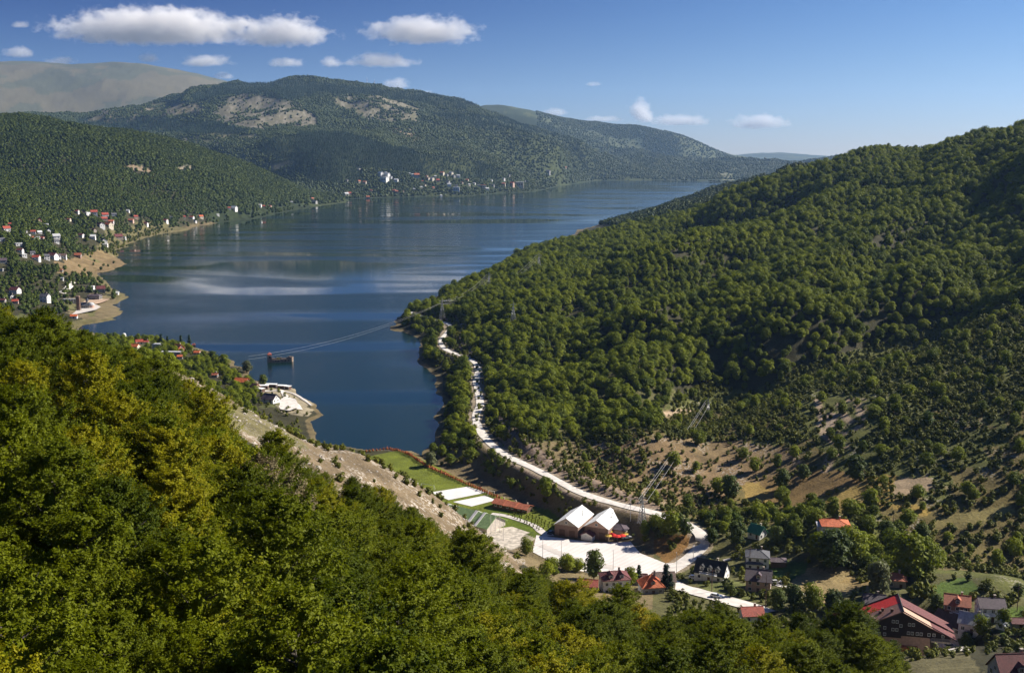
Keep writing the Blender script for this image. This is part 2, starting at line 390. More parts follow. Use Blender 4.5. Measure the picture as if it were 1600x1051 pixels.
def leafmat(name, c1, c2, trans=.35, nscale=.5, c3=None, nw=.9):
    """foliage: hue varies from tree to tree and from clump to clump"""
    m, nt, b = new_mat(name); L = nt.links.new
    oi = N(nt, 'ShaderNodeObjectInfo'); geo = N(nt, 'ShaderNodeNewGeometry')
    no = N(nt, 'ShaderNodeTexNoise', Scale=nscale, Detail=3.0); L(geo.outputs['Position'], no.inputs['Vector'])
    nb = N(nt, 'ShaderNodeTexNoise', Scale=.017, Detail=2.0); L(geo.outputs['Position'], nb.inputs['Vector'])
    a = N(nt, 'ShaderNodeMath', operation='MULTIPLY_ADD'); L(no.outputs['Fac'], a.inputs[0]); a.inputs[1].default_value = nw; L(oi.outputs['Random'], a.inputs[2])
    a2 = N(nt, 'ShaderNodeMath', operation='MULTIPLY_ADD'); L(nb.outputs['Fac'], a2.inputs[0]); a2.inputs[1].default_value = 1.0; L(a.outputs[0], a2.inputs[2])
    r = N(nt, 'ShaderNodeMapRange'); L(a2.outputs[0], r.inputs[0]); r.inputs[1].default_value = .15 + nw * .5; r.inputs[2].default_value = 1.45 + nw * .5
    cr = N(nt, 'ShaderNodeValToRGB'); L(r.outputs[0], cr.inputs[0])
    cr.color_ramp.elements[0].color = (*c1, 1); cr.color_ramp.elements[1].color = (*c2, 1)
    if c3:
        e = cr.color_ramp.elements.new(.93); e.color = (*c2, 1); cr.color_ramp.elements[-1].color = (*c3, 1)
    L(cr.outputs[0], b.inputs['Base Color']); b.inputs['Roughness'].default_value = .6; b.inputs['Specular IOR Level'].default_value = .12
    out = [n for n in nt.nodes if n.type == 'OUTPUT_MATERIAL'][0]
    if trans > 0:
        tr = N(nt, 'ShaderNodeBsdfTranslucent'); L(cr.outputs[0], tr.inputs['Color'])
        ms = N(nt, 'ShaderNodeMixShader'); ms.inputs[0].default_value = trans
        L(b.outputs[0], ms.inputs[1]); L(tr.outputs[0], ms.inputs[2]); L(ms.outputs[0], out.inputs['Surface'])
    return m
M_BEECH = leafmat('beech_leaves', (.032, .058, .002), (.175, .200, .004), .42, .45, (.29, .27, .007), .5)
M_YELLOW = leafmat('yellow_leaves', (.20, .19, .012), (.42, .34, .02), .35, .6)
M_DRY = leafmat('dry_leaves', (.10, .085, .04), (.20, .16, .08), .15, .8)
M_FOREST = leafmat('forest_leaves', (.046, .080, .004), (.215, .245, .007), .34, .25)
M_FAR = leafmat('far_leaves', (.020, .036, .008), (.058, .074, .014), 0, .05)
M_HILL = leafmat('hill_leaves', (.014, .032, .004), (.066, .086, .008), 0, .12)
M_PINE = leafmat('pine_needles', (.010, .024, .010), (.022, .045, .016), 0, .3)
M_SCRUB = leafmat('scrub_leaves', (.048, .066, .006), (.150, .155, .012), .2, .3)
M_BARK = plain('bark', (.09, .075, .06), .95, .3, 3)
M_PALEBARK = plain('pale_bark', (.26, .24, .21), .9, .3, 3)

# ------------------------------------------------------------------ mesh helpers
def mesh_obj(name, verts, faces, mat, parent=None, link=True, smooth=False):
    me = bpy.data.meshes.new(name)
    verts = np.asarray(verts, np.float32)
    if isinstance(faces, np.ndarray):
        k = faces.shape[1]; nf = len(faces)
        me.vertices.add(len(verts)); me.vertices.foreach_set('co', verts.ravel())
        me.loops.add(nf * k); me.loops.foreach_set('vertex_index', faces.astype(np.int32).ravel())
        me.polygons.add(nf); me.polygons.foreach_set('loop_start', np.arange(0, nf * k, k, dtype=np.int32))
        me.polygons.foreach_set('loop_total', np.full(nf, k, np.int32))
        me.update(calc_edges=True)
    else:
        me.from_pydata([tuple(map(float, v)) for v in verts], [], faces); me.update()
    if smooth: me.polygons.foreach_set('use_smooth', np.ones(len(me.polygons), bool))
    for m in (mat if isinstance(mat, (list, tuple)) else [mat]): me.materials.append(m)
    o = bpy.data.objects.new(name, me)
    if link: COL.objects.link(o)
    if parent is not None: o.parent = parent
    return o
def tag(o, label=None, cat=None, group=None, kind=None):
    if label: o['label'] = label
    if cat: o['category'] = cat
    if group: o['group'] = group
    if kind: o['kind'] = kind
    return o
def empty(name, loc, rz=0.0, label=None, cat=None, group=None):
    o = bpy.data.objects.new(name, None); COL.objects.link(o); o.empty_display_size = .5
    o.location = loc; o.rotation_euler = (0, 0, rz)
    return tag(o, label, cat, group)
class MB:
    """collects boxes, prisms and tubes and builds them as one mesh"""
    def __init__(s): s.v = []; s.f = []
    def add(s, v, f):
        k = len(s.v); s.v += [tuple(p) for p in v]; s.f += [tuple(i + k for i in q) for q in f]; return s
    def box(s, x0, y0, z0, x1, y1, z1):
        return s.add([(x0,y0,z0),(x1,y0,z0),(x1,y1,z0),(x0,y1,z0),(x0,y0,z1),(x1,y0,z1),(x1,y1,z1),(x0,y1,z1)],
                     [(0,3,2,1),(4,5,6,7),(0,1,5,4),(1,2,6,5),(2,3,7,6),(3,0,4,7)])
    def prism(s, poly, x0, x1):                # polygon in (y, z), extruded along x
        n = len(poly)
        return s.add([(x0, a, b) for a, b in poly] + [(x1, a, b) for a, b in poly],
                     [tuple(range(n))[::-1], tuple(range(n, 2 * n))] + [(i, (i + 1) % n, n + (i + 1) % n, n + i) for i in range(n)])
    def slab(s, q, t):                         # a quad given by four corners, thickened downwards
        lo = [(a, b, c - t) for a, b, c in q]; n = len(q)
        return s.add(list(q) + lo, [tuple(range(n)), tuple(range(n, 2 * n))[::-1]] + [(i, n + i, n + (i + 1) % n, (i + 1) % n) for i in range(n)])
    def tube(s, a, b, ra, rb=None, n=6):
        rb = ra if rb is None else rb
        a = Vector(a); b = Vector(b); d = (b - a).normalized(); u = d.orthogonal().normalized(); w_ = d.cross(u)
        v = [a + (u * math.cos(t) + w_ * math.sin(t)) * ra for t in [i * 2 * math.pi / n for i in range(n)]] + \
            [b + (u * math.cos(t) + w_ * math.sin(t)) * rb for t in [i * 2 * math.pi / n for i in range(n)]]
        return s.add(v, [(i, (i + 1) % n, n + (i + 1) % n, n + i) for i in range(n)] + [tuple(range(n))[::-1], tuple(range(n, 2 * n))])
    def build(s, name, mat, parent=None, smooth=False):
        return mesh_obj(name, s.v, s.f, mat, parent, smooth=smooth)

# ------------------------------------------------------------------ terrain colours and mesh
jx = (fbm(GX / (GY * .012), GY / (GY * .0) if False else GY / 9, 61, 3) - .5) * 26
jy = (fbm(GX / 8 + 50, GY / 13 + 9, 62, 3) - .5) * 16
QX, QY = GPX + np.where(GY < 1500, jx, (fbm(GX / 160, GY / 260, 63, 3) - .5) * 34), GPY + np.where(GY < 1500, jy, (fbm(GX / 170, GY / 240, 64, 3) - .5) * 12)
nA = fbm(GX / 11, GY / 16, 71, 4); nB = fbm(GX / 45, GY / 60, 72, 4); nC = fbm(GX / 330, GY / 520, 73, 4)
def c3(a): return np.array(a, float)
col = np.empty(H.shape + (3,)); col[:] = c3((.045, .042, .020))
col[(GX / GY > .02) & (GY > 330) & (GY < 700)] = (.10, .095, .036)
col += (nB[..., None] - .5) * c3((.03, .03, .01))
stone = np.zeros(H.shape)
def paint(mask, c, a=1.0):
    k = (mask * a)[..., None] if mask.dtype != bool else (mask.astype(float) * a)[..., None]
    col[:] = col * (1 - k) + c3(c) * k
near = GY < 1300; rightside = near & (GX / GY > -.08)
SCREE = [(278,560),(330,590),(400,640),(480,680),(560,696),(640,738),(700,778),(760,820),(815,860),(822,905),(720,905),(640,880),(560,850),(480,800),(420,760),(340,700),(290,640)]
zs = (GY < 415) & (GY > 250) & inpoly(QX, QY, SCREE)
# back of the scree ridge and the shoulder down to the valley
scr_back = (GY >= 340) & (GY < 470) & (GX / GY < 0.006) & (GX / GY > -.32) & (H > 3.2)
paint(scr_back, (.17, .13, .08), .8)
paint(zs, (.155, .115, .068)); col[zs] *= (.75 + .6 * nA[zs])[:, None]; stone[zs] = np.clip((nA[zs] - .47) * 6, 0, 1)
k = zs & (nB > .56); paint(k, (.13, .12, .05), .75); stone[k] *= .2
# right hillside: scrub, bare soil and dry meadows
HILL = [(905,735),(925,690),(1000,672),(1040,650),(1060,612),(1100,600),(1180,612),(1260,570),(1380,535),(1480,500),(1620,470),(1760,440),(1760,1000),(1500,900),(1380,890),(1250,860),(1160,830),(1100,820),(1040,800),(960,770)]
zh = rightside & inpoly(QX, QY, HILL)
paint(zh, (.15, .118, .042)); col[zh] *= (.7 + .6 * nB[zh])[:, None]
stone[zh] = np.clip((nA[zh] - .60) * 4, 0, .5)
k = zh & ((nB > .47) | (GPY < 640)); paint(k, (.085, .10, .022), .8)
SOIL = [(905,735),(930,695),(1020,680),(1120,690),(1200,690),(1260,720),(1220,752),(1150,760),(1110,800),(1040,800),(960,772)]
k = rightside & inpoly(QX, QY, SOIL); paint(k, (.235, .155, .085), .75); stone[k] = np.maximum(stone[k], np.clip((nA[k] - .5) * 4, 0, .6))
for poly, c in [([(1148,760),(1200,748),(1232,765),(1215,785),(1165,785)], (.29, .20, .06)), ([(1240,800),(1290,775),(1350,756),(1352,780),(1320,800),(1262,806)], (.33, .23, .065)),
                ([(1190,752),(1260,735),(1340,735),(1345,757),(1290,772),(1240,800),(1205,790)], (.22, .14, .055)), ([(1395,748),(1455,742),(1460,765),(1400,775)], (.26, .19, .12)),
                ([(1350,735),(1400,742),(1395,778),(1450,790),(1440,806),(1380,800),(1352,770)], (.28, .19, .05)), ([(1460,812),(1570,785),(1590,800),(1500,830),(1450,835)], (.23, .19, .07)),
                ([(1230,895),(1320,885),(1345,925),(1290,940),(1235,925)], (.27, .20, .09)), ([(1200,878),(1262,878),(1258,893),(1215,908),(1192,898)], (.07, .115, .02)),
                ([(1320,905),(1345,900),(1380,925),(1330,925)], (.24, .17, .07)), ([(1455,912),(1505,905),(1530,922),(1500,940),(1455,936)], (.085, .135, .022)), ([(1555,955),(1600,950),(1600,985),(1560,985)], (.085, .13, .022)),
                ([(1005,842),(1085,838),(1090,862),(1070,878),(1030,876),(1008,862)], (.21, .11, .035)), ([(1100,842),(1150,850),(1140,885),(1090,878)], (.14, .13, .045)),
                ([(1080,900),(1190,912),(1190,938),(1100,925)], (.11, .12, .035)), ([(1400,1005),(1500,1005),(1540,1051),(1400,1060)], (.12, .105, .05))]:
    k = rightside & inpoly(QX, QY, poly) & (GY > 260); paint(k, c, .92); stone[k] = 0
# eroded gullies with pale rock
GUL = [(1268,622),(1284,640),(1278,662),(1296,690),(1325,702)]
for g in ([(1275,622),(1283,645),(1280,668),(1300,690),(1328,700)], [(1312,630),(1318,650),(1330,660)], [(1340,625),(1345,648)], [(1300,650),(1296,675)], [(1290,735),(1300,705),(1310,712)], [(1040,648),(1080,640),(1125,655)]):
    gw = [onz(a, b, 30) for a, b in g]; gw = [hit(a, b)[:2] for a, b in g]
    mm = rightside & (GY > 450) & (GY < 800); d_, _ = segdist(GX[mm], GY[mm], gw)
    kk = np.zeros(H.shape); kk[mm] = 1 - sstep(.6, 2.6, d_ + (nA[mm] - .5) * 3); paint(kk, (.42, .31, .21), .9)
k = zh & inpoly(QX, QY, [(1285,625),(1355,620),(1365,655),(1320,680),(1290,670)]) & (nA > .52); paint(k, (.38, .28, .19), .9)
# bank between the creek and the road, and the road cutting
k = rightside & (RD < 60) & (H > 1.2) & (GX / GY < .135) & ~zh & (GY < 760) & (GPY > 690); paint(k, (.18, .135, .07), .85)
cutm = (RD > 4) & (RD < 17) & (H > np.interp(GX / GY, [-.1, .2], [9.5, 11])) & (GY > 400) & (GY < 1120); paint(cutm, (.20, .14, .10), .85); stone[cutm] = .25
k = (RD < 5.0) & (GY > 400); paint(k, (.30, .24, .17), .8)
# field and grass round the sports ground
pd = np.full(H.shape, 1e3); mm = (GY > 380) & (GY < 700); d_, _ = segdist(GX[mm], GY[mm], PITCH_W, True); pd[mm] = np.where(inpoly(GX[mm], GY[mm], PITCH_W), 0, d_)
paint(pd < 3, (.10, .135, .014)); k = (pd < 3) & (nB > .5); paint(k, (.15, .165, .02), .6); stone[pd < 3] = 0
k = (pd < 3) & inpoly(GPX, GPY, [(735,858),(745,822),(800,825),(860,850),(830,868)]); paint(k, (.42, .36, .28), .85)
# shore strips
k = (sdn > -2) & (sdn < np.clip(GY * .006, 2, 16)) & (GY > 450); paint(k, (.17, .13, .065), .8)
lm = (GX / GY < -.15) & (GY > 640) & (GY < 2400)
k = lm & (sdn > 0) & (sdn < GY * .018) & (GY > 900); paint(k, (.15, .13, .055), .7)
k = lm & inpoly(QX, QY, [(88,412),(120,400),(165,392),(205,410),(190,422),(140,430),(95,428)]); paint(k, (.20, .14, .07), .85)
k = lm & inpoly(QX, QY, [(100,470),(165,460),(190,475),(188,492),(150,500),(110,495)]); paint(k, (.19, .145, .08), .8)
k = lm & inpoly(QX, QY, [(400,600),(455,605),(490,630),(480,650),(440,640)]); paint(k, (.32, .27, .18), .8)
k = lm & (H < 14) & (sdn > GY * .02) & (nB > .52); paint(k, (.12, .13, .04), .6)
# far slopes
far = GY > 2600
paint(far, (.026, .036, .012)); k = far & (nC > .55); paint(k, (.055, .066, .02), .7)
FARB = [([(330,190),(345,155),(380,146),(430,153),(470,163),(492,178),(488,196),(440,203),(380,200)], (.15, .135, .088)), ([(500,150),(540,152),(600,150),(650,170),(640,188),(690,200),(660,192),(590,188),(540,176)], (.13, .118, .07)),
        ([(603,200),(640,198),(678,222),(650,222)], (.21, .16, .09)), ([(130,190),(180,165),(290,158),(330,168),(290,182),(200,192)], (.12, .105, .055)), ([(230,235),(330,210),(420,212),(300,235)], (.10, .10, .045)),
        ([(195,262),(215,256),(245,270),(215,275)], (.26, .19, .12)), ([(275,262),(300,258),(300,268),(280,268)], (.23, .18, .11)), ([(420,255),(455,250),(450,265),(425,265)], (.17, .15, .08)), ([(1120,270),(1145,262),(1145,285),(1125,282)], (.13, .14, .06))]
for poly, c in FARB:
    k = far & (GY < 8300) & inpoly(QX, QY, poly); paint(k, c, .9); k &= nA > .6; paint(k, (.24, .21, .17), .6)
k = GY > 9200; paint(k, (.13, .112, .062)); k2 = k & (nC > .5); paint(k2, (.085, .09, .05), .8)
k = k & (GX / GY > -.03); paint(k, (.04, .055, .028), .95); paint(k & (nC > .53), (.085, .095, .042), .8)
alpha = np.clip(stone, 0, 1)
vv = np.stack([GX, GY, H], -1).reshape(-1, 3)
ii = np.arange(NR * NC).reshape(NR, NC)
ff = np.stack([ii[:-1, :-1], ii[:-1, 1:], ii[1:, 1:], ii[1:, :-1]], -1).reshape(-1, 4)
terrain = mesh_obj('terrain', vv, ff, M_GROUND, smooth=True)
ca = terrain.data.color_attributes.new('Col', 'FLOAT_COLOR', 'POINT')
ca.data.foreach_set('color', np.concatenate([col.clip(.005, .8), alpha[..., None]], -1).astype(np.float32).ravel())
tag(terrain, kind='structure')
base = MB(); base.box(-30000, -2500, -9, 30000, 24000, -8)
pln = plain('far_ground', (.06, .07, .03), .95); tag(base.build('ground', pln), kind='structure')
gm2 = mesh_obj('hillside_behind', [(-1600, -1500, 152), (1600, -1500, 152), (1600, 13.9, 120), (16, 13.9, 147), (-16, 13.9, 147), (-1600, 13.9, 120)], [(0, 1, 2, 3, 4, 5)], plain('turf', (.06, .07, .03), .95)); tag(gm2, kind='structure')

# ------------------------------------------------------------------ lake
wm, nt, b = new_mat('lake_water'); L = nt.links.new
geo = N(nt, 'ShaderNodeNewGeometry')
mp = N(nt, 'ShaderNodeMapping'); mp.inputs['Scale'].default_value = (.0013, .0050, 1); mp.inputs['Rotation'].default_value = (0, 0, .16); L(geo.outputs['Position'], mp.inputs['Vector'])
ns = N(nt, 'ShaderNodeTexNoise', Scale=1.0, Detail=1.6, Distortion=1.8); L(mp.outputs[0], ns.inputs['Vector'])
calm = N(nt, 'ShaderNodeMapRange'); L(ns.outputs['Fac'], calm.inputs[0]); calm.inputs[1].default_value = .40; calm.inputs[2].default_value = .60; calm.inputs[3].default_value = .05; calm.inputs[4].default_value = 1.0
w1 = N(nt, 'ShaderNodeTexNoise', Scale=.9, Detail=3.0); mp2 = N(nt, 'ShaderNodeMapping'); mp2.inputs['Scale'].default_value = (.7, 1.3, 1); L(geo.outputs['Position'], mp2.inputs['Vector']); L(mp2.outputs[0], w1.inputs['Vector'])
bp = N(nt, 'ShaderNodeBump', Distance=.16); L(w1.outputs['Fac'], bp.inputs['Height']); L(calm.outputs[0], bp.inputs['Strength'])
rr = N(nt, 'ShaderNodeMapRange'); L(calm.outputs[0], rr.inputs[0]); rr.inputs[3].default_value = .015; rr.inputs[4].default_value = .13; L(rr.outputs[0], b.inputs['Roughness'])
b.inputs['Base Color'].default_value = (.004, .017, .014, 1); b.inputs['IOR'].default_value = 1.33; L(bp.outputs[0], b.inputs['Normal'])
lake = mesh_obj('lake_water', [(-4000, 500, 0), (5000, 500, 0), (5000, 8000, 0), (-4000, 8000, 0)], [(0, 1, 2, 3)], wm)
tag(lake, kind='structure')

# ------------------------------------------------------------------ haze
hz = MB(); hz.box(-15000, -2600, -10, 15000, 23500, 1450)
hm, nt, b = new_mat('haze_air')
nt.nodes.remove(b); pv = N(nt, 'ShaderNodeVolumePrincipled'); pv.inputs['Density'].default_value = 2.3e-5; pv.inputs['Color'].default_value = (.36, .60, 1, 1); pv.inputs['Anisotropy'].default_value = .2
nt.links.new(pv.outputs[0], [n for n in nt.nodes if n.type == 'OUTPUT_MATERIAL'][0].inputs['Volume'])
HAZE = hz.build('haze', hm); tag(HAZE, kind='stuff')

# ------------------------------------------------------------------ tree kinds
def quads(pos, nrm, size, rng, aspect=.62):
    """leaf-shaped faces at pos facing nrm"""
    n = len(pos)
    nrm = nrm / (np.linalg.norm(nrm, axis=1, keepdims=True) + 1e-9)
    r = rng.normal(size=(n, 3)); t = np.cross(nrm, r); t /= np.linalg.norm(t, axis=1, keepdims=True) + 1e-9
    bt = np.cross(nrm, t); s = (size * rng.uniform(.6, 1.35, n))[:, None]
    a = pos + t * s * .5; c = pos - t * s * .5; bb = pos + bt * s * .5 * aspect; d = pos - bt * s * .5 * aspect
    return np.stack([a, bb, c, d], 1).reshape(-1, 3), np.arange(n * 4).reshape(n, 4)
def envelope(t, kind):
    if kind == 'tall': return np.interp(t, [0, .1, .35, .6, .82, .94, 1], [.3, .75, 1, .97, .74, .45, .15])
    if kind == 'round': return np.interp(t, [0, .12, .4, .7, .88, 1], [.35, .85, 1, .92, .68, .22])
    if kind == 'cone': return np.interp(t, [0, .06, .2, 1], [.5, 1, .92, .03])
def crown_fine(seed, Ht, R, nb, leaves, size, kind='tall', base=.12, up=.55):
    """upswept branches carrying flat sprays of leaves; returns crown and wood"""
    rng = np.random.default_rng(seed); ps = []; ns = []; wood = MB()
    lean = rng.normal(size=2) * .04 * Ht
    def trunkpt(z): return np.array([lean[0] * (z / Ht) ** 2, lean[1] * (z / Ht) ** 2, z])
    prev = trunkpt(-1.2)
    for q in np.linspace(.06, .96, 8):
        p = trunkpt(q * Ht); wood.tube(prev, p, .030 * Ht * (1 - q) + .03, .030 * Ht * (1 - q - .1) + .03, 7); prev = p
    for i in range(nb):
        t = (i + rng.uniform(0, 1)) / nb
        zt = Ht * (base + (1 - base) * t)
        az = i * 2.399963 + rng.normal() * .3
        rad = R * envelope(np.array(t), kind) * rng.uniform(.62, 1.12)
        z0 = max(Ht * .08, zt - rad * up * rng.uniform(.7, 1.3))
        a = trunkpt(z0); e = np.array([math.cos(az) * rad + trunkpt(zt)[0], math.sin(az) * rad + trunkpt(zt)[1], zt + rng.uniform(-.2, .5)])
        m = (a + e) / 2 + np.array([math.cos(az), math.sin(az), 0]) * rad * .12 - np.array([0, 0, .06 * rad])
        if i % 3 == 0 and rad > .4:
            wood.tube(a, m, .035 + .012 * rad, .03, 4); wood.tube(m, e, .03, .012, 4)
        # twigs leave the outer part of the branch and turn upwards
        nt_ = 12
        tt = rng.uniform(.25, 1, nt_)
        bpnt = ((1 - tt) ** 2)[:, None] * a + (2 * tt * (1 - tt))[:, None] * m + (tt ** 2)[:, None] * e
        outd = np.array([math.cos(az), math.sin(az), .0])
        for k in range(nt_):
            ln = rng.uniform(.5, 1.3) * (.5 + .14 * rad)
            sd_ = outd * rng.uniform(.1, .9) + np.array([-outd[1], outd[0], 0]) * rng.normal() * .75 + np.array([0, 0, rng.uniform(.25, 1.15)])
            sd_ /= np.linalg.norm(sd_)
            q = rng.uniform(0, 1, leaves)
            p = bpnt[k] + sd_ * (q * ln)[:, None] + rng.normal(size=(leaves, 3)) * (.17 * (1.2 - q))[:, None] * [1, 1, .4]
            ps.append(p); ns.append(np.array([0, 0, .9]) + outd * .5 + rng.normal(size=(leaves, 3)) * .55)
    v, f = quads(np.concatenate(ps), np.concatenate(ns), size, rng)
    return v, f, wood
def crown_lumps(seed, Ht, R, lobes, per, size, base=.15, kind='round'):
    """a broadleaf crown of uneven leafy clumps, with a dark inside"""
    rng = np.random.default_rng(seed); ps = []; ns = []
    for i in range(lobes):
        t = (i + .5) / lobes; zt = Ht * (base + (1 - base) * t * .93)
        az = i * 2.4 + rng.normal() * .4; rr = R * envelope(np.array(t), kind) * rng.uniform(.35, .78)
        c = np.array([math.cos(az) * rr, math.sin(az) * rr, zt]); lr = R * rng.uniform(.30, .52)
        d = rng.normal(size=(per, 3)); d[:, 2] = np.abs(d[:, 2]) * .9 + d[:, 2] * .25; d /= np.linalg.norm(d, axis=1, keepdims=True)
        ps.append(c + d * lr * rng.uniform(.72, 1.1, (per, 1)) * [1, 1, .85]); ns.append(d + [0, 0, .35] + rng.normal(size=(per, 3)) * .35)
    return quads(np.concatenate(ps), np.concatenate(ns), size, rng, .8)
def blob(seed, Ht, R, base, sub=1, rough=.35, kind='round', rings=5, seg=7):
    """closed lumpy volume (crown core, distant crown)"""
    rng = np.random.default_rng(seed); v = []; f = []
    for i in range(rings):
        t = i / (rings - 1)
        for j in range(seg):
            a = (j + .5 * (i % 2)) * 2 * math.pi / seg
            r = R * float(envelope(np.array(t), kind)) * rng.uniform(1 - rough, 1 + rough * .6)
            v.append((math.cos(a) * r, math.sin(a) * r, Ht * (base + (1 - base) * t) + rng.uniform(-.04, .04) * Ht))
    for i in range(rings - 1):
        for j in range(seg):
            a, b_ = i * seg + j, i * seg + (j + 1) % seg
            f += [(a, b_, b_ + seg), (a, b_ + seg, a + seg)]
    v.append((0, 0, Ht * 1.03)); k = len(v) - 1
    for j in range(seg): f.append(((rings - 1) * seg + j, (rings - 1) * seg + (j + 1) % seg, k))
    return np.array(v), f
TPL = {}
def template(kind, name, v, f, mats, extra=None):
    """a template tree kept out of the scene, only its mesh is used"""
    if extra is not None:
        v2, f2, mi = extra
        me = bpy.data.meshes.new(name)
        allv = np.concatenate([np.asarray(v), np.asarray(v2)]); off = len(v)
        me.from_pydata(allv.tolist(), [], [tuple(map(int, q)) for q in f] + [tuple(int(i) + off for i in q) for q in f2]); me.update()
        idx = np.zeros(len(me.polygons), np.int32); idx[len(f):] = mi; me.polygons.foreach_set('material_index', idx)
        for m in mats: me.materials.append(m)
        o = bpy.data.objects.new(name, me)
    else:
        o = mesh_obj(name, v, f, mats, link=False)
    TPL.setdefault(kind, []).append(o)
    return o
# fine beeches for the foreground: crown and wood stay separate meshes
BEECH = []
for s, (h, r, kd, nb) in enumerate([(12.5, 4.7, 'tall', 200), (11, 4.4, 'round', 180), (13.2, 4.4, 'tall', 200), (10.2, 4.6, 'round', 180), (12, 5.1, 'round', 215)]):
    v, f, wd = crown_fine(100 + s, h, r, nb, 27, .185, kd)
    bv, bf = blob(200 + s, h * .8, r * .34, .2, kind=kd)
    vv = np.concatenate([v, bv]); ffs = [tuple(q) for q in f.tolist()] + [tuple(i + len(v) for i in q) for q in bf]
    cme = bpy.data.meshes.new('crown'); cme.from_pydata(vv.tolist(), [], ffs); cme.materials.append(M_BEECH); cme.update()
    tme = bpy.data.meshes.new('trunk'); tme.from_pydata([tuple(p) for p in wd.v], [], wd.f); tme.materials.append(M_BARK); tme.update()
    BEECH.append((cme, tme))
    template('beech', 'beech_tree_kind', vv, ffs, [M_BEECH, M_BARK], (np.array([tuple(p) for p in wd.v]), wd.f, 1))
def wood_simple(h, r):
    m_ = MB(); m_.tube((0, 0, -1.5), (0, 0, h * .55), r, r * .4, 6)
    for a in range(4): m_.tube((0, 0, h * .2 + a * .3), (math.cos(a * 1.7) * h * .18, math.sin(a * 1.7) * h * .18, h * .5 + .2 * a), r * .4, r * .15, 4)
    return m_
for s in range(7):
    h = 7.6 + (s % 4) * .7; r = 4.4 + (s % 3) * .5
    v, f = crown_lumps(300 + s, h, r, 24, 60, .72); bv, bf = blob(330 + s, h * .85, r * .72, .12)
    wd = wood_simple(h, .22)
    me_v = np.concatenate([v, bv]); me_f = [tuple(q) for q in f.tolist()] + [tuple(i + len(v) for i in q) for q in bf]
    template('mid', 'broadleaf_tree_kind', me_v, me_f, [M_FOREST, M_BARK], (np.array([tuple(p) for p in wd.v]), wd.f, 1))
for s in range(5):
    h = 8.0 + s % 3; r = 4.9 + .4 * (s % 3)
    v, f = crown_lumps(400 + s, h, r, 7, 11, 2.0); bv, bf = blob(430 + s, h * .9, r * .85, .05)
    template('far', 'distant_tree_kind', np.concatenate([v, bv]), [tuple(q) for q in f.tolist()] + [tuple(i + len(v) for i in q) for q in bf], [M_HILL])
for s in range(5):
    h = 13 + s % 3; r = 8.5
    bv, bf = blob(460 + s, h, r, .0, rough=.5, rings=4, seg=6)
    template('vfar', 'remote_tree_kind', bv, bf, [M_FAR])
for s in range(4):
    h = 15 + 2 * (s % 3); r = 3.6
    bv, bf = blob(480 + s, h, r, .02, rough=.5, kind='cone', rings=5, seg=6)
    template('vpine', 'remote_pine_kind', bv, bf, [M_PINE])
for s in range(5):
    h = 2.6; r = 1.8
    v, f = crown_lumps(500 + s, h, r, 6, 26, .55, .1); bv, bf = blob(520 + s, h * .8, r * .7, -.1, rings=4, seg=6)
    template('bush', 'bush_kind', np.concatenate([v, bv]), [tuple(q) for q in f.tolist()] + [tuple(i + len(v) for i in q) for q in bf], [M_SCRUB])
for s in range(4):
    rng = np.random.default_rng(560 + s); bm_ = bmesh.new(); bmesh.ops.create_icosphere(bm_, subdivisions=1, radius=.5)
    for v_ in bm_.verts: v_.co = v_.co * rng.uniform(.65, 1.2); v_.co.z *= .6
    M_ROCK = plain('pale_rock', (.40, .35, .29), .9, .3, 2) if s == 0 else M_ROCK
    template('rock', 'rock_kind', np.array([tuple(v_.co) for v_ in bm_.verts]), [tuple(x.index for x in fa.verts) for fa in bm_.faces], [M_ROCK]); bm_.free()

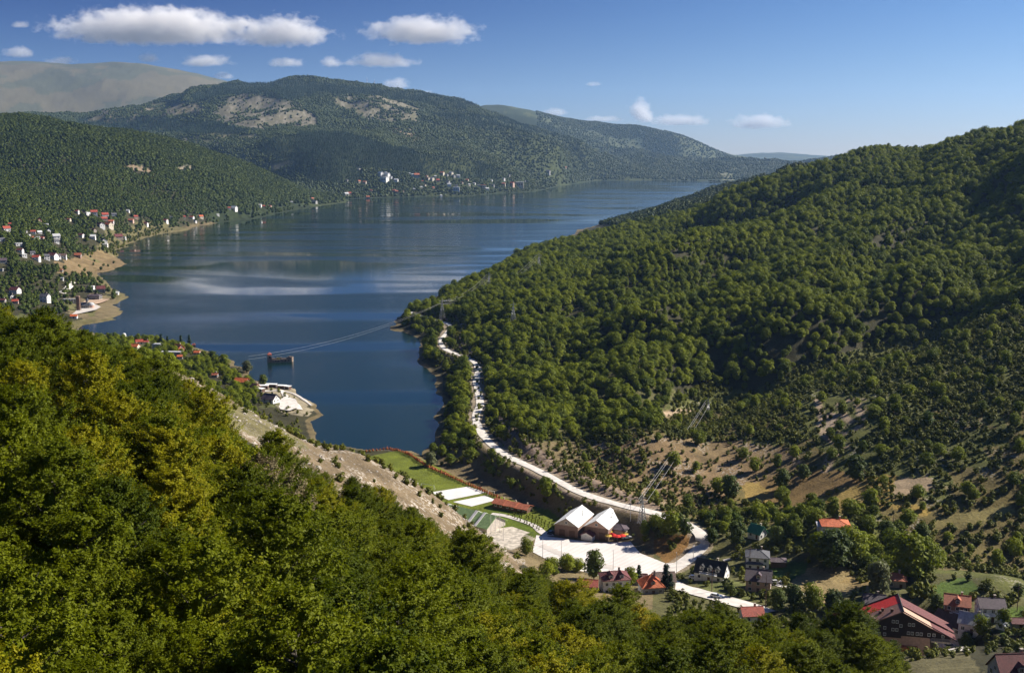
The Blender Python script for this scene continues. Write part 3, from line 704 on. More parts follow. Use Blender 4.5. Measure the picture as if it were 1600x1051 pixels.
def scatter(name, kind, pts, scales, label_kind='stuff', sz=None):
    """one object: a cloud of points with a tree of the kind instanced on each"""
    n = len(pts)
    rng = np.random.default_rng(len(name) * 7 + n)
    me = bpy.data.meshes.new(name); me.vertices.add(n); me.vertices.foreach_set('co', np.asarray(pts, np.float32).ravel())
    for an, arr in (('sc', scales), ('rz', rng.uniform(0, 6.28, n)), ('zs', rng.uniform(.85, 1.2, n) if sz is None else sz)):
        a = me.attributes.new(an, 'FLOAT', 'POINT'); a.data.foreach_set('value', np.asarray(arr, np.float32))
    a = me.attributes.new('ix', 'INT', 'POINT'); a.data.foreach_set('value', rng.integers(0, 1000, n).astype(np.int32))
    me.update()
    o = bpy.data.objects.new(name, me); COL.objects.link(o); o['kind'] = 'stuff'
    cl = bpy.data.collections.get('kinds_' + kind)
    if cl is None:
        cl = bpy.data.collections.new('kinds_' + kind)
        for t in TPL[kind]: cl.objects.link(t)
    ng = bpy.data.node_groups.new('scatter_' + name, 'GeometryNodeTree')
    ng.interface.new_socket('Geometry', in_out='INPUT', socket_type='NodeSocketGeometry'); ng.interface.new_socket('Geometry', in_out='OUTPUT', socket_type='NodeSocketGeometry')
    gi = ng.nodes.new('NodeGroupInput'); go = ng.nodes.new('NodeGroupOutput')
    ip = ng.nodes.new('GeometryNodeInstanceOnPoints'); ci = ng.nodes.new('GeometryNodeCollectionInfo')
    ci.inputs['Collection'].default_value = cl; ci.inputs['Separate Children'].default_value = True; ci.inputs['Reset Children'].default_value = True
    def attr(nm, ty='FLOAT'):
        q = ng.nodes.new('GeometryNodeInputNamedAttribute'); q.data_type = ty; q.inputs['Name'].default_value = nm; return q.outputs['Attribute']
    cx = ng.nodes.new('ShaderNodeCombineXYZ'); ng.links.new(attr('rz'), cx.inputs[2])
    mu = ng.nodes.new('ShaderNodeMath'); mu.operation = 'MULTIPLY'; sca = attr('sc'); ng.links.new(sca, mu.inputs[0]); ng.links.new(attr('zs'), mu.inputs[1])
    cs_ = ng.nodes.new('ShaderNodeCombineXYZ'); ng.links.new(sca, cs_.inputs[0]); ng.links.new(sca, cs_.inputs[1]); ng.links.new(mu.outputs[0], cs_.inputs[2])
    ng.links.new(gi.outputs[0], ip.inputs['Points']); ng.links.new(ci.outputs[0], ip.inputs['Instance']); ip.inputs['Pick Instance'].default_value = True
    ng.links.new(attr('ix', 'INT'), ip.inputs['Instance Index']); ng.links.new(cx.outputs[0], ip.inputs['Rotation']); ng.links.new(cs_.outputs[0], ip.inputs['Scale'])
    ng.links.new(ip.outputs[0], go.inputs[0])
    md = o.modifiers.new('scatter', 'NODES'); md.node_group = ng
    return o

# ------------------------------------------------------------------ where trees grow
def grid_pts(y0, y1, sp, umin=-.53, umax=.53, seed=0, jit=.45):
    rng = np.random.default_rng(seed)
    xs = np.arange(umin * y1, umax * y1, sp); ys = np.arange(y0, y1, sp)
    X, Y = np.meshgrid(xs, ys); X = X + (np.arange(len(ys)) % 2)[:, None] * sp * .5
    X = X + rng.uniform(-jit, jit, X.shape) * sp; Y = Y + rng.uniform(-jit, jit, X.shape) * sp
    X = X.ravel(); Y = Y.ravel(); k = (X / Y > umin) & (X / Y < umax) & (Y > y0) & (Y < y1)
    X = X[k]; Y = Y[k]; Z = ground(X, Y)
    return X, Y, Z, rng
def filt(k, *a): return [q[k] for q in a]
AVOID = []                                     # (x, y, r): houses and lawns, filled in from the list below
def avoid_mask(X, Y):
    k = np.ones(X.shape, bool)
    for x, y, r in AVOID: k &= (X - x) ** 2 + (Y - y) ** 2 > r * r
    return k

# ------------------------------------------------------------------ paved things: road, car park, courts, pitch
def sheet(name, poly, z, mat, sub=None, kind='structure', lift=.0):
    bm_ = bmesh.new(); vs = [bm_.verts.new((x, y, z + lift)) for x, y in poly]; f_ = bm_.faces.new(vs); bmesh.ops.triangulate(bm_, faces=[f_])
    me = bpy.data.meshes.new(name); bm_.to_mesh(me); bm_.free(); me.materials.append(mat)
    for p in me.polygons:
        if p.normal.z < 0: p.flip()
    o = bpy.data.objects.new(name, me); COL.objects.link(o); tag(o, kind=kind); return o
M_GRAVEL = plain('pale_gravel', (.64, .59, .53), .95, .22, .35)
M_CONC = plain('pale_concrete', (.56, .51, .46), .9, .12, .12)
M_COURT = plain('pale_court', (.68, .65, .62), .9, .08, .2)
# striped car park surface
pm, nt, b = new_mat('car_park_paving'); L = nt.links.new
geo = N(nt, 'ShaderNodeNewGeometry'); mp = N(nt, 'ShaderNodeMapping'); mp.inputs['Rotation'].default_value = (0, 0, .50); L(geo.outputs['Position'], mp.inputs['Vector'])
wv = N(nt, 'ShaderNodeTexWave', wave_type='BANDS', bands_direction='Y', Scale=.22, Distortion=.5); L(mp.outputs[0], wv.inputs['Vector'])
nn = N(nt, 'ShaderNodeTexNoise', Scale=.09, Detail=5.0); L(geo.outputs['Position'], nn.inputs['Vector'])
cr = N(nt, 'ShaderNodeValToRGB'); L(wv.outputs['Fac'], cr.inputs[0]); cr.color_ramp.elements[0].color = (.44, .34, .28, 1); cr.color_ramp.elements[1].position = .30; cr.color_ramp.elements[1].color = (.76, .72, .68, 1)
mr = N(nt, 'ShaderNodeMapRange'); L(nn.outputs['Fac'], mr.inputs[0]); mr.inputs[1].default_value = .3; mr.inputs[2].default_value = .7; mr.inputs[3].default_value = .82; mr.inputs[4].default_value = 1.08
sc = N(nt, 'ShaderNodeVectorMath', operation='SCALE'); L(cr.outputs[0], sc.inputs[0]); L(mr.outputs[0], sc.inputs['Scale']); L(sc.outputs[0], b.inputs['Base Color']); b.inputs['Roughness'].default_value = .9
sheet('car_park', PARK_W, 3.0, pm, lift=.12)
def smooth_line(pts, step):
    P_ = np.array(pts, float); t = np.arange(len(P_)); tt = np.linspace(0, len(P_) - 1, 12 * len(P_))
    Q_ = np.zeros((len(tt), P_.shape[1]))
    for c_ in range(P_.shape[1]):
        pr = P_[:, c_]; i = np.clip(tt.astype(int), 0, len(P_) - 2); f_ = tt - i
        p0 = pr[np.clip(i - 1, 0, None)]; p1 = pr[i]; p2 = pr[i + 1]; p3 = pr[np.clip(i + 2, None, len(P_) - 1)]
        Q_[:, c_] = .5 * ((2 * p1) + (-p0 + p2) * f_ + (2 * p0 - 5 * p1 + 4 * p2 - p3) * f_ ** 2 + (-p0 + 3 * p1 - 3 * p2 + p3) * f_ ** 3)
    return Q_
def ribbon(name, pts, width, mat, drape=None, lift=.15, cross=1):
    Q_ = smooth_line(pts, 1); d_ = np.gradient(Q_[:, :2], axis=0); n_ = np.stack([-d_[:, 1], d_[:, 0]], 1); n_ /= np.linalg.norm(n_, axis=1, keepdims=True) + 1e-9
    w_ = np.interp(np.arange(len(Q_)), [0, len(Q_) - 1], [width[0], width[1]]) / 2 + (vnoise(Q_[:, 0] / 9, Q_[:, 1] / 9, 3) - .5) * .7
    V = []; F_ = []; K = 4
    for i, q in enumerate(Q_):
        for c_ in range(K + 1):
            s_ = (c_ / K * 2 - 1) * w_[i]; x, y = q[0] + n_[i, 0] * s_, q[1] + n_[i, 1] * s_
            V.append((x, y, (q[2] if drape is None else gz(x, y)) + lift + .06 * (1 - (c_ / K * 2 - 1) ** 2)))
    for i in range(len(Q_) - 1):
        for c_ in range(K): a = i * (K + 1) + c_; F_.append((a, a + 1, a + K + 2, a + K + 1))
    o = mesh_obj(name, V, F_, mat); tag(o, kind='structure'); return o
ribbon('gravel_road', ROAD, (3.8, 5.8), M_GRAVEL, lift=.12)
def hit2(px, py, dmin=330): return hit(px, py, dmin)
VR = [hit2(*p) for p in [(1040,908),(1062,918),(1090,926),(1120,934),(1150,942),(1178,950),(1200,958)]]
ribbon('village_road', VR, (8.0, 7.0), M_GRAVEL, True, .3)
ribbon('lane', [hit2(*p) for p in [(846,852),(900,875),(960,888)]], (4.0, 4.0), M_CONC, True, .16)
ribbon('footpath', [hit2(*p) for p in [(768,803),(790,806),(815,814),(835,822),(848,832),(858,838)]], (2.6, 4.5), M_CONC, True, .16)
ribbon('driveway', [hit2(*p) for p in [(1208,910),(1225,917),(1256,930)]], (5, 2), M_CONC, True, .2)
ribbon('garden_path', [hit2(*p) for p in [(1130,876),(1148,872),(1162,868)]], (1.6, 1.6), M_CONC, True, .2)
ribbon('shore_track', [hit2(*p, 600) for p in [(97,459),(104,453),(110,446),(114,441)]], (6, 6), M_GRAVEL, True, .6)
ribbon('cafe_track', [hit2(*p, 500) for p in [(462,640),(458,630),(448,621),(440,610)]], (9, 3), M_GRAVEL, True, .4)
for nm, pp_ in (('sports_court', [(673,769),(731,760),(762,769),(701,781)]), ('sports_court', [(708,784),(757,774),(776,781),(737,791)])):
    sheet(nm, [onz(a, b, 2.2) for a, b in pp_], 2.2, M_COURT, lift=.12)
ap = sheet('gravel_yard', [onz(a, b, 2.4) for a, b in [(735,862),(748,838),(770,826),(800,822),(835,834),(848,846),(835,862),(800,872)]], 2.2, plain('stony_yard', (.50, .44, .36), .95, .5, .5), lift=.16)

# ------------------------------------------------------------------ houses
MC = {}
PAL = dict(white=(.78,.76,.73), cream=(.62,.55,.42), brick=(.25,.16,.12), pink=(.55,.36,.28), grey=(.34,.33,.32), stone=(.40,.34,.27), wood=(.13,.07,.04), dark=(.045,.035,.035), brown=(.13,.075,.055), red=(.38,.065,.035),
           orange=(.58,.13,.035), terracotta=(.45,.13,.06), maroon=(.15,.035,.035), purple=(.09,.06,.075), green=(.04,.22,.12), sage=(.30,.44,.17), slate=(.10,.10,.115), palegrey=(.50,.50,.50), tan=(.40,.30,.2), yellow=(.65,.42,.06), metal=(.78,.78,.76), black=(.02,.02,.022), brightred=(.65,.02,.01), darkbrown=(.035,.018,.014), teal=(.05,.20,.18))
def wallm(c): 
    if ('w', c) not in MC: MC[('w', c)] = plain(c + '_wall', PAL[c], .9, .18, 1.0)
    return MC[('w', c)]
def roofm(c):
    if ('r', c) not in MC: MC[('r', c)] = ribbed(c + '_roof', PAL[c], 0, 5.0, .75, .5, .30)
    return MC[('r', c)]
M_PANE = new_mat('window_pane'); M_PANE[2].inputs['Base Color'].default_value = (.02, .025, .03, 1); M_PANE[2].inputs['Roughness'].default_value = .12; M_PANE = M_PANE[0]
M_FRAME = plain('white_frame', (.75, .74, .72), .6, .05)
M_STEEL = plain('galvanised_steel', (.42, .42, .42), .45, .1, 2, .6)
M_RUBBER = plain('rubber', (.02, .02, .02), .8, .1)
WIN = {}
def window(parent, x, y, z, wd, ht, side, frame=True, fm=None):
    """side: 0 south (-y), 1 east (+x), 2 north (+y), 3 west (-x); the frame stands proud of the wall, the pane inside it"""
    key = (round(wd, 2), round(ht, 2), fm.name if fm else '')
    if key not in WIN:
        f_ = MB(); t = .12; f_.box(-wd/2 - t, -.06, -t, wd/2 + t, .03, 0); f_.box(-wd/2 - t, -.06, ht, wd/2 + t, .03, ht + t); f_.box(-wd/2 - t, -.06, 0, -wd/2, .03, ht); f_.box(wd/2, -.06, 0, wd/2 + t, .03, ht); f_.box(-.03, -.05, 0, .03, .03, ht)
        a = f_.build('window', fm or M_FRAME); p_ = MB(); p_.box(-wd/2, -.02, 0, wd/2, .02, ht); b_ = p_.build('pane', M_PANE); WIN[key] = (a.data, b_.data); bpy.data.objects.remove(a); bpy.data.objects.remove(b_)
    ma, mb_ = WIN[key]
    o = bpy.data.objects.new('window', ma); COL.objects.link(o); o.parent = parent; o.location = (x, y, z); o.rotation_euler = (0, 0, side * math.pi / 2)
    p_ = bpy.data.objects.new('pane', mb_); COL.objects.link(p_); p_.parent = o
    return o
def house(name, pos, rot, Lx, Wy, hw, hr, wall, roof, label, kind='gable', cat='house', group=None, over=.5, wins=2, floors=1, chim=True, gable_wall=None, door=True, sides=(0, 1, 3), dormer=False, sunk=2.5, balcony=False, scale=1.0):
    """ridge along local x; wall box with gables, thick overhanging roof planes, framed windows, chimney"""
    e = empty(name, pos, rot, label, cat, group)
    hx, hy = Lx / 2, Wy / 2; wm_, rm_ = wallm(wall), roofm(roof)
    wb = MB()
    if kind == 'gable':
        wb.prism([(-hy, -sunk), (hy, -sunk), (hy, hw), (0, hw + hr - .05), (-hy, hw)], -hx, hx)
    else: wb.box(-hx, -hy, -sunk, hx, hy, hw)
    wb.build('wall', wm_, e)
    rb = MB(); k = hr / hy; t = .22
    if kind == 'gable':
        for s_ in (-1, 1):
            q = [(-hx - over, 0, hw + hr + .02), (hx + over, 0, hw + hr + .02), (hx + over, s_ * (hy + over), hw - k * over + .02), (-hx - over, s_ * (hy + over), hw - k * over + .02)]
            rb.slab([(a, b_, c_ + t) for a, b_, c_ in q], t)
        rb.tube((-hx - over, 0, hw + hr + t), (hx + over, 0, hw + hr + t), .14, n=5)
    elif kind in ('hip', 'pyramid'):
        ex, ey, z0 = hx + over, hy + over, hw
        r_ = 0 if kind == 'pyramid' else max(hx - hy, 0)
        v = [(-ex, -ey, z0), (ex, -ey, z0), (ex, ey, z0), (-ex, ey, z0), (-ex, -ey, z0 + .2), (ex, -ey, z0 + .2), (ex, ey, z0 + .2), (-ex, ey, z0 + .2), (-r_ - .01, 0, z0 + hr), (r_ + .01, 0, z0 + hr)]
        rb.add(v, [(0,3,2,1), (0,1,5,4), (1,2,6,5), (2,3,7,6), (3,0,4,7), (4,5,9,8), (5,6,9), (6,7,8,9), (7,4,8)])
        for a, b_ in ((4, 8), (7, 8), (5, 9), (6, 9), (8, 9)): rb.tube(Vector(v[a]), Vector(v[b_]) + Vector((.001, 0, .02)), .11, n=5)
    elif kind == 'flat': rb.box(-hx - .2, -hy - .2, hw, hx + .2, hy + .2, hw + .35); rb.box(-hx, -hy, hw + .35, hx, -hy + .2, hw + .7)
    elif kind == 'shed':
        rb.slab([(-hx - over, -hy - over, hw + .2), (hx + over, -hy - over, hw + .2), (hx + over, hy + over, hw + hr), (-hx - over, hy + over, hw + hr)], t)
        wb2 = MB(); wb2.prism([(-hy, hw - .1), (hy, hw - .1), (hy, hw + hr - .35)], -hx + .01, hx - .01); wb2.build('upper_wall', wm_, e)
    R_ = rb.build('roof', rm_, e)
    if chim:
        cb = MB(); cx = hx * .35; cb.box(cx - .35, .5, hw + hr * .4, cx + .35, 1.2, hw + hr + 1.0); cb.box(cx - .45, .4, hw + hr + 1.0, cx + .45, 1.3, hw + hr + 1.15); cb.build('chimney', wallm('stone'), R_)
    fh = hw / max(floors, 1)
    if wins:
        for fl in range(floors):
            z = fl * fh + fh * .32
            for s_ in sides:
                ln = Lx if s_ in (0, 2) else Wy; n_ = wins if s_ in (0, 2) else max(1, int(round(wins * Wy / Lx)))
                for i in range(n_):
                    c_ = (i + .5) / n_ * ln - ln / 2
                    if door and fl == 0 and s_ == sides[0] and i == n_ // 2: continue
                    if s_ == 0: window(e, c_, -hy - .01, z, 1.1 * scale, 1.25 * scale, 0)
                    elif s_ == 2: window(e, -c_, hy + .01, z, 1.1 * scale, 1.25 * scale, 2)
                    elif s_ == 1: window(e, hx + .01, c_, z, 1.1 * scale, 1.25 * scale, 1)
                    else: window(e, -hx - .01, -c_, z, 1.1 * scale, 1.25 * scale, 3)
        if kind == 'gable' and hr > 2.2:
            for s_ in (1, 3):
                if s_ in sides: window(e, (hx + .01) * (1 if s_ == 1 else -1), 0, hw + .3, .95, 1.05, s_)
    if door:
        db = MB(); n_ = max(wins, 1); c_ = ((n_ // 2) + .5) / n_ * (Lx if sides[0] in (0, 2) else Wy) - (Lx if sides[0] in (0, 2) else Wy) / 2
        if sides[0] == 0: db.box(c_ - .55, -hy - .08, 0, c_ + .55, -hy + .02, 2.1)
        elif sides[0] == 3: db.box(-hx - .08, -c_ - .55, 0, -hx + .02, -c_ + .55, 2.1)
        else: db.box(hx - .02, c_ - .55, 0, hx + .08, c_ + .55, 2.1)
        d_ = db.build('door', wallm('wood'), e)
    if dormer:
        for i in range(dormer if isinstance(dormer, int) and dormer is not True else 2):
            n_ = dormer if dormer is not True else 2
            cx = ((i + .5) / n_ - .5) * Lx * .8; dz = hw + hr * .18; yy = -hy * (1 - .18) - .05
            dm = MB(); dm.box(cx - .9, yy, dz - .2, cx + .9, -hy * .15, dz + 1.5); do = dm.build('dormer', wm_, e)
            dr = MB()
            for s_ in (-1, 1): dr.slab([(cx, yy - .3, dz + 2.5), (cx, 0, dz + 2.5), (cx + s_ * 1.3, 0, dz + 1.45), (cx + s_ * 1.3, yy - .3, dz + 1.45)], .12)
            dr.build('dormer_roof', rm_, do); window(do, cx, yy - .01, dz + .25, .9, 1.0, 0)
    if balcony:
        bb = MB(); bb.box(-hx * .6, -hy - 1.4, fh - .1, hx * .6, -hy, fh + .08)
        for i in range(9): bb.box(-hx * .6 + i * hx * .15 - .03, -hy - 1.38, fh + .08, -hx * .6 + i * hx * .15 + .03, -hy - 1.32, fh + 1.0)
        bb.box(-hx * .6, -hy - 1.4, fh + .95, hx * .6, -hy - 1.3, fh + 1.05); bb.build('balcony', wallm('white'), e)
    if pos[1] < 440 and cat != 'storage': e.scale = (.86, .86, .86)
    AVOID.append((pos[0], pos[1], max(Lx, Wy) * .62 + 2))
    return e
def D(a): return math.radians(a)
def at(px, py, dmin=330, dz=0.0):
    x, y, z = hit(px, py, dmin); return (x, y, z + dz)

# two white roofed halls on the car park
for i, (px, py, lb, Ls, Ws) in enumerate([(898, 833, 'left one of the two brick halls with bright white roofs at the car park', 19, 10.6), (944, 837, 'right one of the two brick halls with bright white roofs, next to the cafe', 18, 10.6)]):
    x, y = onz(px, py, 3.0); h_ = house('storage_hall', (x, y + 5, 3.0), D(66), Ls, Ws, 4.8, 3.2, 'brick' if i == 0 else 'brick', 'metal', lb, wins=0, chim=False, door=False, over=.35)
    for j in range(2): g_ = MB(); g_.box(-Ls/2 - .08, -4 + j * 4.6, 0, -Ls/2 + .02, -1.4 + j * 4.6, 3.0); g_.build('gate', wallm('brown'), h_)
    w_ = MB(); w_.prism([(-Ws/2 + .4, 4.9), (Ws/2 - .4, 4.9), (0, 7.75)], -Ls/2 - .07, -Ls/2 - .01); w_.build('gable_panel', wallm('pink' if i else 'stone'), h_)
    v_ = MB(); v_.tube((2, -3.2, 6), (2, -3.2, 8.4), .18); v_.tube((2, -3.2, 8.4), (2, -3.2, 8.6), .3); v_.build('flue', M_STEEL, h_)
    window(h_, -Ls/2 - .09, 0, 5.7, .9, .9, 3)
x, y = onz(921, 841, 3.0); house('lean_to_shed', (x, y + 1, 3), D(66), 7, 5, 2.2, 1.2, 'white', 'maroon', 'low shed with a maroon roof squeezed between the two white roofed halls', cat='shed', wins=0, chim=False, door=False)
# cafe beside the halls
x, y = onz(967, 838, 3.0); house('cafe', (x, y + 3.0, 3), D(150), 9, 7, 3.2, 1.6, 'cream', 'purple', 'small cafe building with dark awning roof beside the right white hall', 'hip', 'cafe', wins=3, chim=False)
rc = random.Random(4)
def lathe(prof, n=12):
    m_ = MB(); v = []; f_ = []
    for r_, z in prof:
        for i in range(n): v.append((math.cos(i * 2 * math.pi / n) * r_, math.sin(i * 2 * math.pi / n) * r_, z))
    for k_ in range(len(prof) - 1):
        for i in range(n): f_.append((k_ * n + i, k_ * n + (i + 1) % n, (k_ + 1) * n + (i + 1) % n, (k_ + 1) * n + i))
    f_.append(tuple(range(n))[::-1]); f_.append(tuple(range((len(prof) - 1) * n, len(prof) * n)))
    return m_.add(v, f_)
PAR = {}
for i, (px, py, c_) in enumerate([(956, 843, 'brightred'), (960, 845, 'brightred'), (965, 846, 'brightred'), (951, 845, 'yellow'), (972, 845, 'brightred'), (976, 842, 'yellow'), (953, 838, 'yellow'), (957, 834, 'orange')]):
    x, y = onz(px, py, 3.0); e = empty('parasol', (x, y, 3.1), 0, '%s parasol over the cafe terrace by the car park' % {'brightred': 'bright red', 'yellow': 'yellow', 'orange': 'orange'}[c_], 'parasol', 'parasols of the cafe')
    if c_ not in PAR:
        a = lathe([(1.7, 2.3), (1.66, 2.4), (.9, 2.75), (.05, 3.0)], 8).build('canopy', wallm(c_), e); p_ = MB(); p_.tube((0, 0, 0), (0, 0, 2.9), .04); b_ = p_.build('pole', M_STEEL, e); PAR[c_] = (a.data, b_.data)
    else:
        for nm, me in zip(('canopy', 'pole'), PAR[c_]): q = bpy.data.objects.new(nm, me); COL.objects.link(q); q.parent = e

# green roofed sports hall behind the scree
xa, ya = onz(704, 786, 8.9); xb, yb = onz(777, 804, 8.9)
rot = math.atan2(yb - ya, xb - xa); Lh = 34; ux, uy = math.cos(rot), math.sin(rot)
HX, HY = xb - ux * (Lh / 2 + .6), yb - uy * (Lh / 2 + .6)
e = empty('sports_hall', (HX, HY, 2.2), rot, 'long sports hall with stepped pale green roof and boarded gable below the rocky slope', 'sports hall')
bb = MB(); bb.prism([(-6.6, -1), (6.6, -1), (6.6, 2.4), (0, 6.0), (-6.6, 2.4)], -Lh/2, Lh/2); bb.build('wall', ribbed('boarded_wall', (.62, .55, .48), 1, 4, .8, .5), e)
for i, (x0, x1, up) in enumerate([(-17.4, -11, .0), (-9.6, -6.6, -.25), (-5.2, 5.6, 0), (7.0, 10.2, -.25), (11.4, 17.6, 0)]):
    rb = MB()
    for s_ in (-1, 1): rb.slab([(x0, 0, 6.3 + up), (x1, 0, 6.3 + up), (x1, s_ * 7.4, 2.2 + up), (x0, s_ * 7.4, 2.2 + up)], .2)
    rb.build('roof_section', roofm('sage'), e)
for i, (x0, x1) in enumerate([(-11, -9.6), (-6.6, -5.2), (5.6, 7.0), (10.2, 11.4)]):
    rb = MB()
    for s_ in (-1, 1): rb.slab([(x0, 0, 6.5), (x1, 0, 6.5), (x1, s_ * 7.4, 2.4), (x0, s_ * 7.4, 2.4)], .25)
    rb.build('rooflight', wallm('white'), e)
AVOID.append((HX, HY, 20))
for i, (px, py) in enumerate([(767, 833), (774, 832), (781, 830), (787, 843)]):
    x, y = onz(px, py, 2.4); f_ = empty('flag_pole', (x, y, 2.3), 0, 'tall bare white flag pole in front of the gable of the green roofed hall', 'flag pole', 'flag poles by the sports hall')
    q = MB(); q.tube((0, 0, -.3), (0, 0, 8.5), .11, .06, 8); q.build('pole', M_FRAME, f_); q = lathe([(.3, 0), (.28, .25), (.1, .3)], 8); q.build('base', M_CONC, f_); q = lathe([(.02, 8.45), (.14, 8.55), (.14, 8.65), (.02, 8.75)], 8); q.build('finial', M_STEEL, f_)
# wooden changing rooms, three roofs
x, y = onz(802, 797, 2.2); e = empty('changing_rooms', (x, y + 2, 2.2), D(-30), 'low wooden building with three stepped terracotta roofs beside the sports courts', 'building')
for i in range(3):
    bx_ = -6.6 + i * 6.2; bb = MB(); bb.box(bx_ - 2.9, -2.6, -.5, bx_ + 2.9, 2.6, 2.5 - i * .2); bb.build('wall', wallm('wood'), e); zt = 2.5 - i * .2
    rb = MB()
    for s_ in (-1, 1): rb.slab([(bx_ - 3.2, 0, zt + 1.4), (bx_ + 3.2, 0, zt + 1.4), (bx_ + 3.2, s_ * 3.7, zt - .1), (bx_ - 3.2, s_ * 3.7, zt - .1)], .2)
    rb.build('roof', roofm('terracotta'), e)
    for j in (-1, 1): window(e, bx_ + j * 1.3, -2.61, .9, .9, .9, 0)
    cb = MB(); cb.box(bx_ + 1, .6, zt, bx_ + 1.5, 1.1, zt + 2.0); cb.build('chimney', wallm('stone'), e)
AVOID.append((x, y, 13))
# goals, nets left out where they cannot be seen
for i, (px, py, r_, lb) in enumerate([(668, 764, -25, 'white goal frame at the end of the grass pitch nearest the courts'), (768, 774, 155, 'small white goal standing between the two pale courts'), (650,724,-25,'small white goal at the lake end of the grass pitch')]):
    if i == 2: continue
    x, y = onz(px, py, 2.2); e = empty('goal', (x, y, 2.2), D(r_), lb, 'goal'); w_ = 3.6 if i == 0 else 1.6
    for s_ in (-1, 1): q = MB(); q.tube((s_ * w_, 0, 0), (s_ * w_, 0, 2.4), .09); q.tube((s_ * w_, 0, 2.4), (s_ * w_, 1.5, 0), .05); q.build('post', M_FRAME, e)
    q = MB(); q.tube((-w_, 0, 2.4), (w_, 0, 2.4), .09); q.build('crossbar', M_FRAME, e)
# hedge of reddish shrubs on posts along the pitch
def crownmesh(seed, h, r, n, per, sz, mat, kd='round', base=.1, core=.7):
    v, f = crown_lumps(seed, h, r, n, per, sz, base, kd); bv, bf = blob(seed + 9, h * .86, r * core, base * .8, kind=kd)
    me = bpy.data.meshes.new('crown'); me.from_pydata(np.concatenate([v, bv]).tolist(), [], [tuple(q) for q in f.tolist()] + [tuple(i + len(v) for i in q) for q in bf]); me.materials.append(mat); me.update(); return me
M_REDLEAF = leafmat('red_brown_leaves', (.26, .07, .03), (.46, .15, .05), .2, .8)
rs_ = [crownmesh(700 + s, 1.5, .75, 4, 12, .32, M_REDLEAF) for s in range(3)]
hl = [(572,703),(590,701),(608,700),(622,705),(640,712),(655,722),(672,732),(690,740),(708,748),(728,757),(748,765),(765,773),(782,780)]
hp = smooth_line([onz(a, b, 2.2) for a, b in hl], 1); seg = np.r_[0, np.cumsum(np.linalg.norm(np.diff(hp, axis=0), axis=1))]
for i, s_ in enumerate(np.arange(0, seg[-1], 2.0)):
    x, y = np.interp(s_, seg, hp[:, 0]), np.interp(s_, seg, hp[:, 1])
    e = bpy.data.objects.new('red_shrub', rs_[i % 3]); COL.objects.link(e); e.location = (x, y, max(gz(x, y), 1.0)); e.scale = [rc.uniform(1.0, 1.45)] * 3; e.rotation_euler = (0, 0, i)
    tag(e, 'small rust red shrub in the curving row along the edge of the grass pitch', 'shrub', 'rust red shrubs round the grass pitch')
fe = empty('pitch_fence', (0, 0, 0), 0, 'low dark post and rail fence curving along the lake side of the grass pitch', 'fence')
for i, s_ in enumerate(np.arange(0, seg[-1], 5.0)):
    x, y = np.interp(s_, seg, hp[:, 0]) + 1.0, np.interp(s_, seg, hp[:, 1]) + 1.0; z = max(gz(x, y), 1.0)
    q = MB(); q.tube((x, y, z - .3), (x, y, z + 1.3), .09); q.build('post', wallm('brown'), fe)
q = MB()
for s_ in np.arange(0, seg[-1] - 5, 5.0):
    a = (np.interp(s_, seg, hp[:, 0]) + 1, np.interp(s_, seg, hp[:, 1]) + 1); b_ = (np.interp(s_ + 5, seg, hp[:, 0]) + 1, np.interp(s_ + 5, seg, hp[:, 1]) + 1)
    for zz in (.6, 1.1): q.tube((*a, max(gz(*a), 1) + zz), (*b_, max(gz(*b_), 1) + zz), .05, n=4)
q.build('rail', wallm('brown'), fe)
# rows of saplings on the lawn
sap = [crownmesh(720 + s, 1.7, .6, 3, 10, .3, M_SCRUB) for s in range(2)]; stm = MB(); stm.tube((0, 0, -.2), (0, 0, .9), .05, .04, 5); stm_me = stm.build('trunk', M_BARK); stm_d = stm_me.data; bpy.data.objects.remove(stm_me)
a0 = np.array(onz(818, 800, 2.3)); a1 = np.array(onz(868, 822, 2.3)); b0 = np.array(onz(790, 806, 2.3))
for r_ in range(6):
    for c_ in range(11):
        p_ = a0 + (a1 - a0) * c_ / 10 + (b0 - a0) * r_ / 5 * (1 + .1 * c_ / 10) + np.array([rc.uniform(-.4, .4), rc.uniform(-.4, .4)]); qx_, qy_ = project(p_[0], p_[1], 2.3)
        if inpoly([qx_], [qy_], [(790,804),(820,797),(872,822),(862,836),(835,826)])[0]:
            e = empty('sapling', (p_[0], p_[1], 2.2), rc.uniform(0, 6), 'tiny dark green sapling planted in rows on the lawn behind the white halls', 'sapling', 'saplings in rows on the lawn')
            e.scale = (.75, .75, .75); q = bpy.data.objects.new('crown', sap[(r_ + c_) % 2]); COL.objects.link(q); q.parent = e; q = bpy.data.objects.new('trunk', stm_d); COL.objects.link(q); q.parent = e

# hamlet by the car park
house('villa', at(960, 922), D(8), 11.5, 9, 6.2, 2.6, 'white', 'maroon', 'three storey white villa with maroon hipped roof and dormers behind the car park trees', 'hip', 'villa', wins=4, floors=2, dormer=2, balcony=True)
house('shed', at(918, 921), D(-6), 8, 5, 2.6, 1.8, 'cream', 'red', 'long low shed with a dull red roof left of the white villa', cat='shed', wins=2, chim=False)
house('cottage', at(1017, 924), D(8), 9, 8, 3.2, 4.6, 'grey', 'orange', 'cottage with a steep bright orange pyramid roof right of the white villa', 'pyramid', wins=3, dormer=1)
house('house', at(1036, 918), D(6), 9, 7, 4.2, 2.8, 'cream', 'brown', 'house with a plain brown gabled roof just behind the orange pyramid roof', wins=2)
house('outbuilding', at(1001, 912), D(-10), 5, 4.5, 3.0, 1.6, 'grey', 'maroon', 'small grey outbuilding with maroon roof between the villa and the orange roof', cat='outbuilding', wins=1, chim=False)
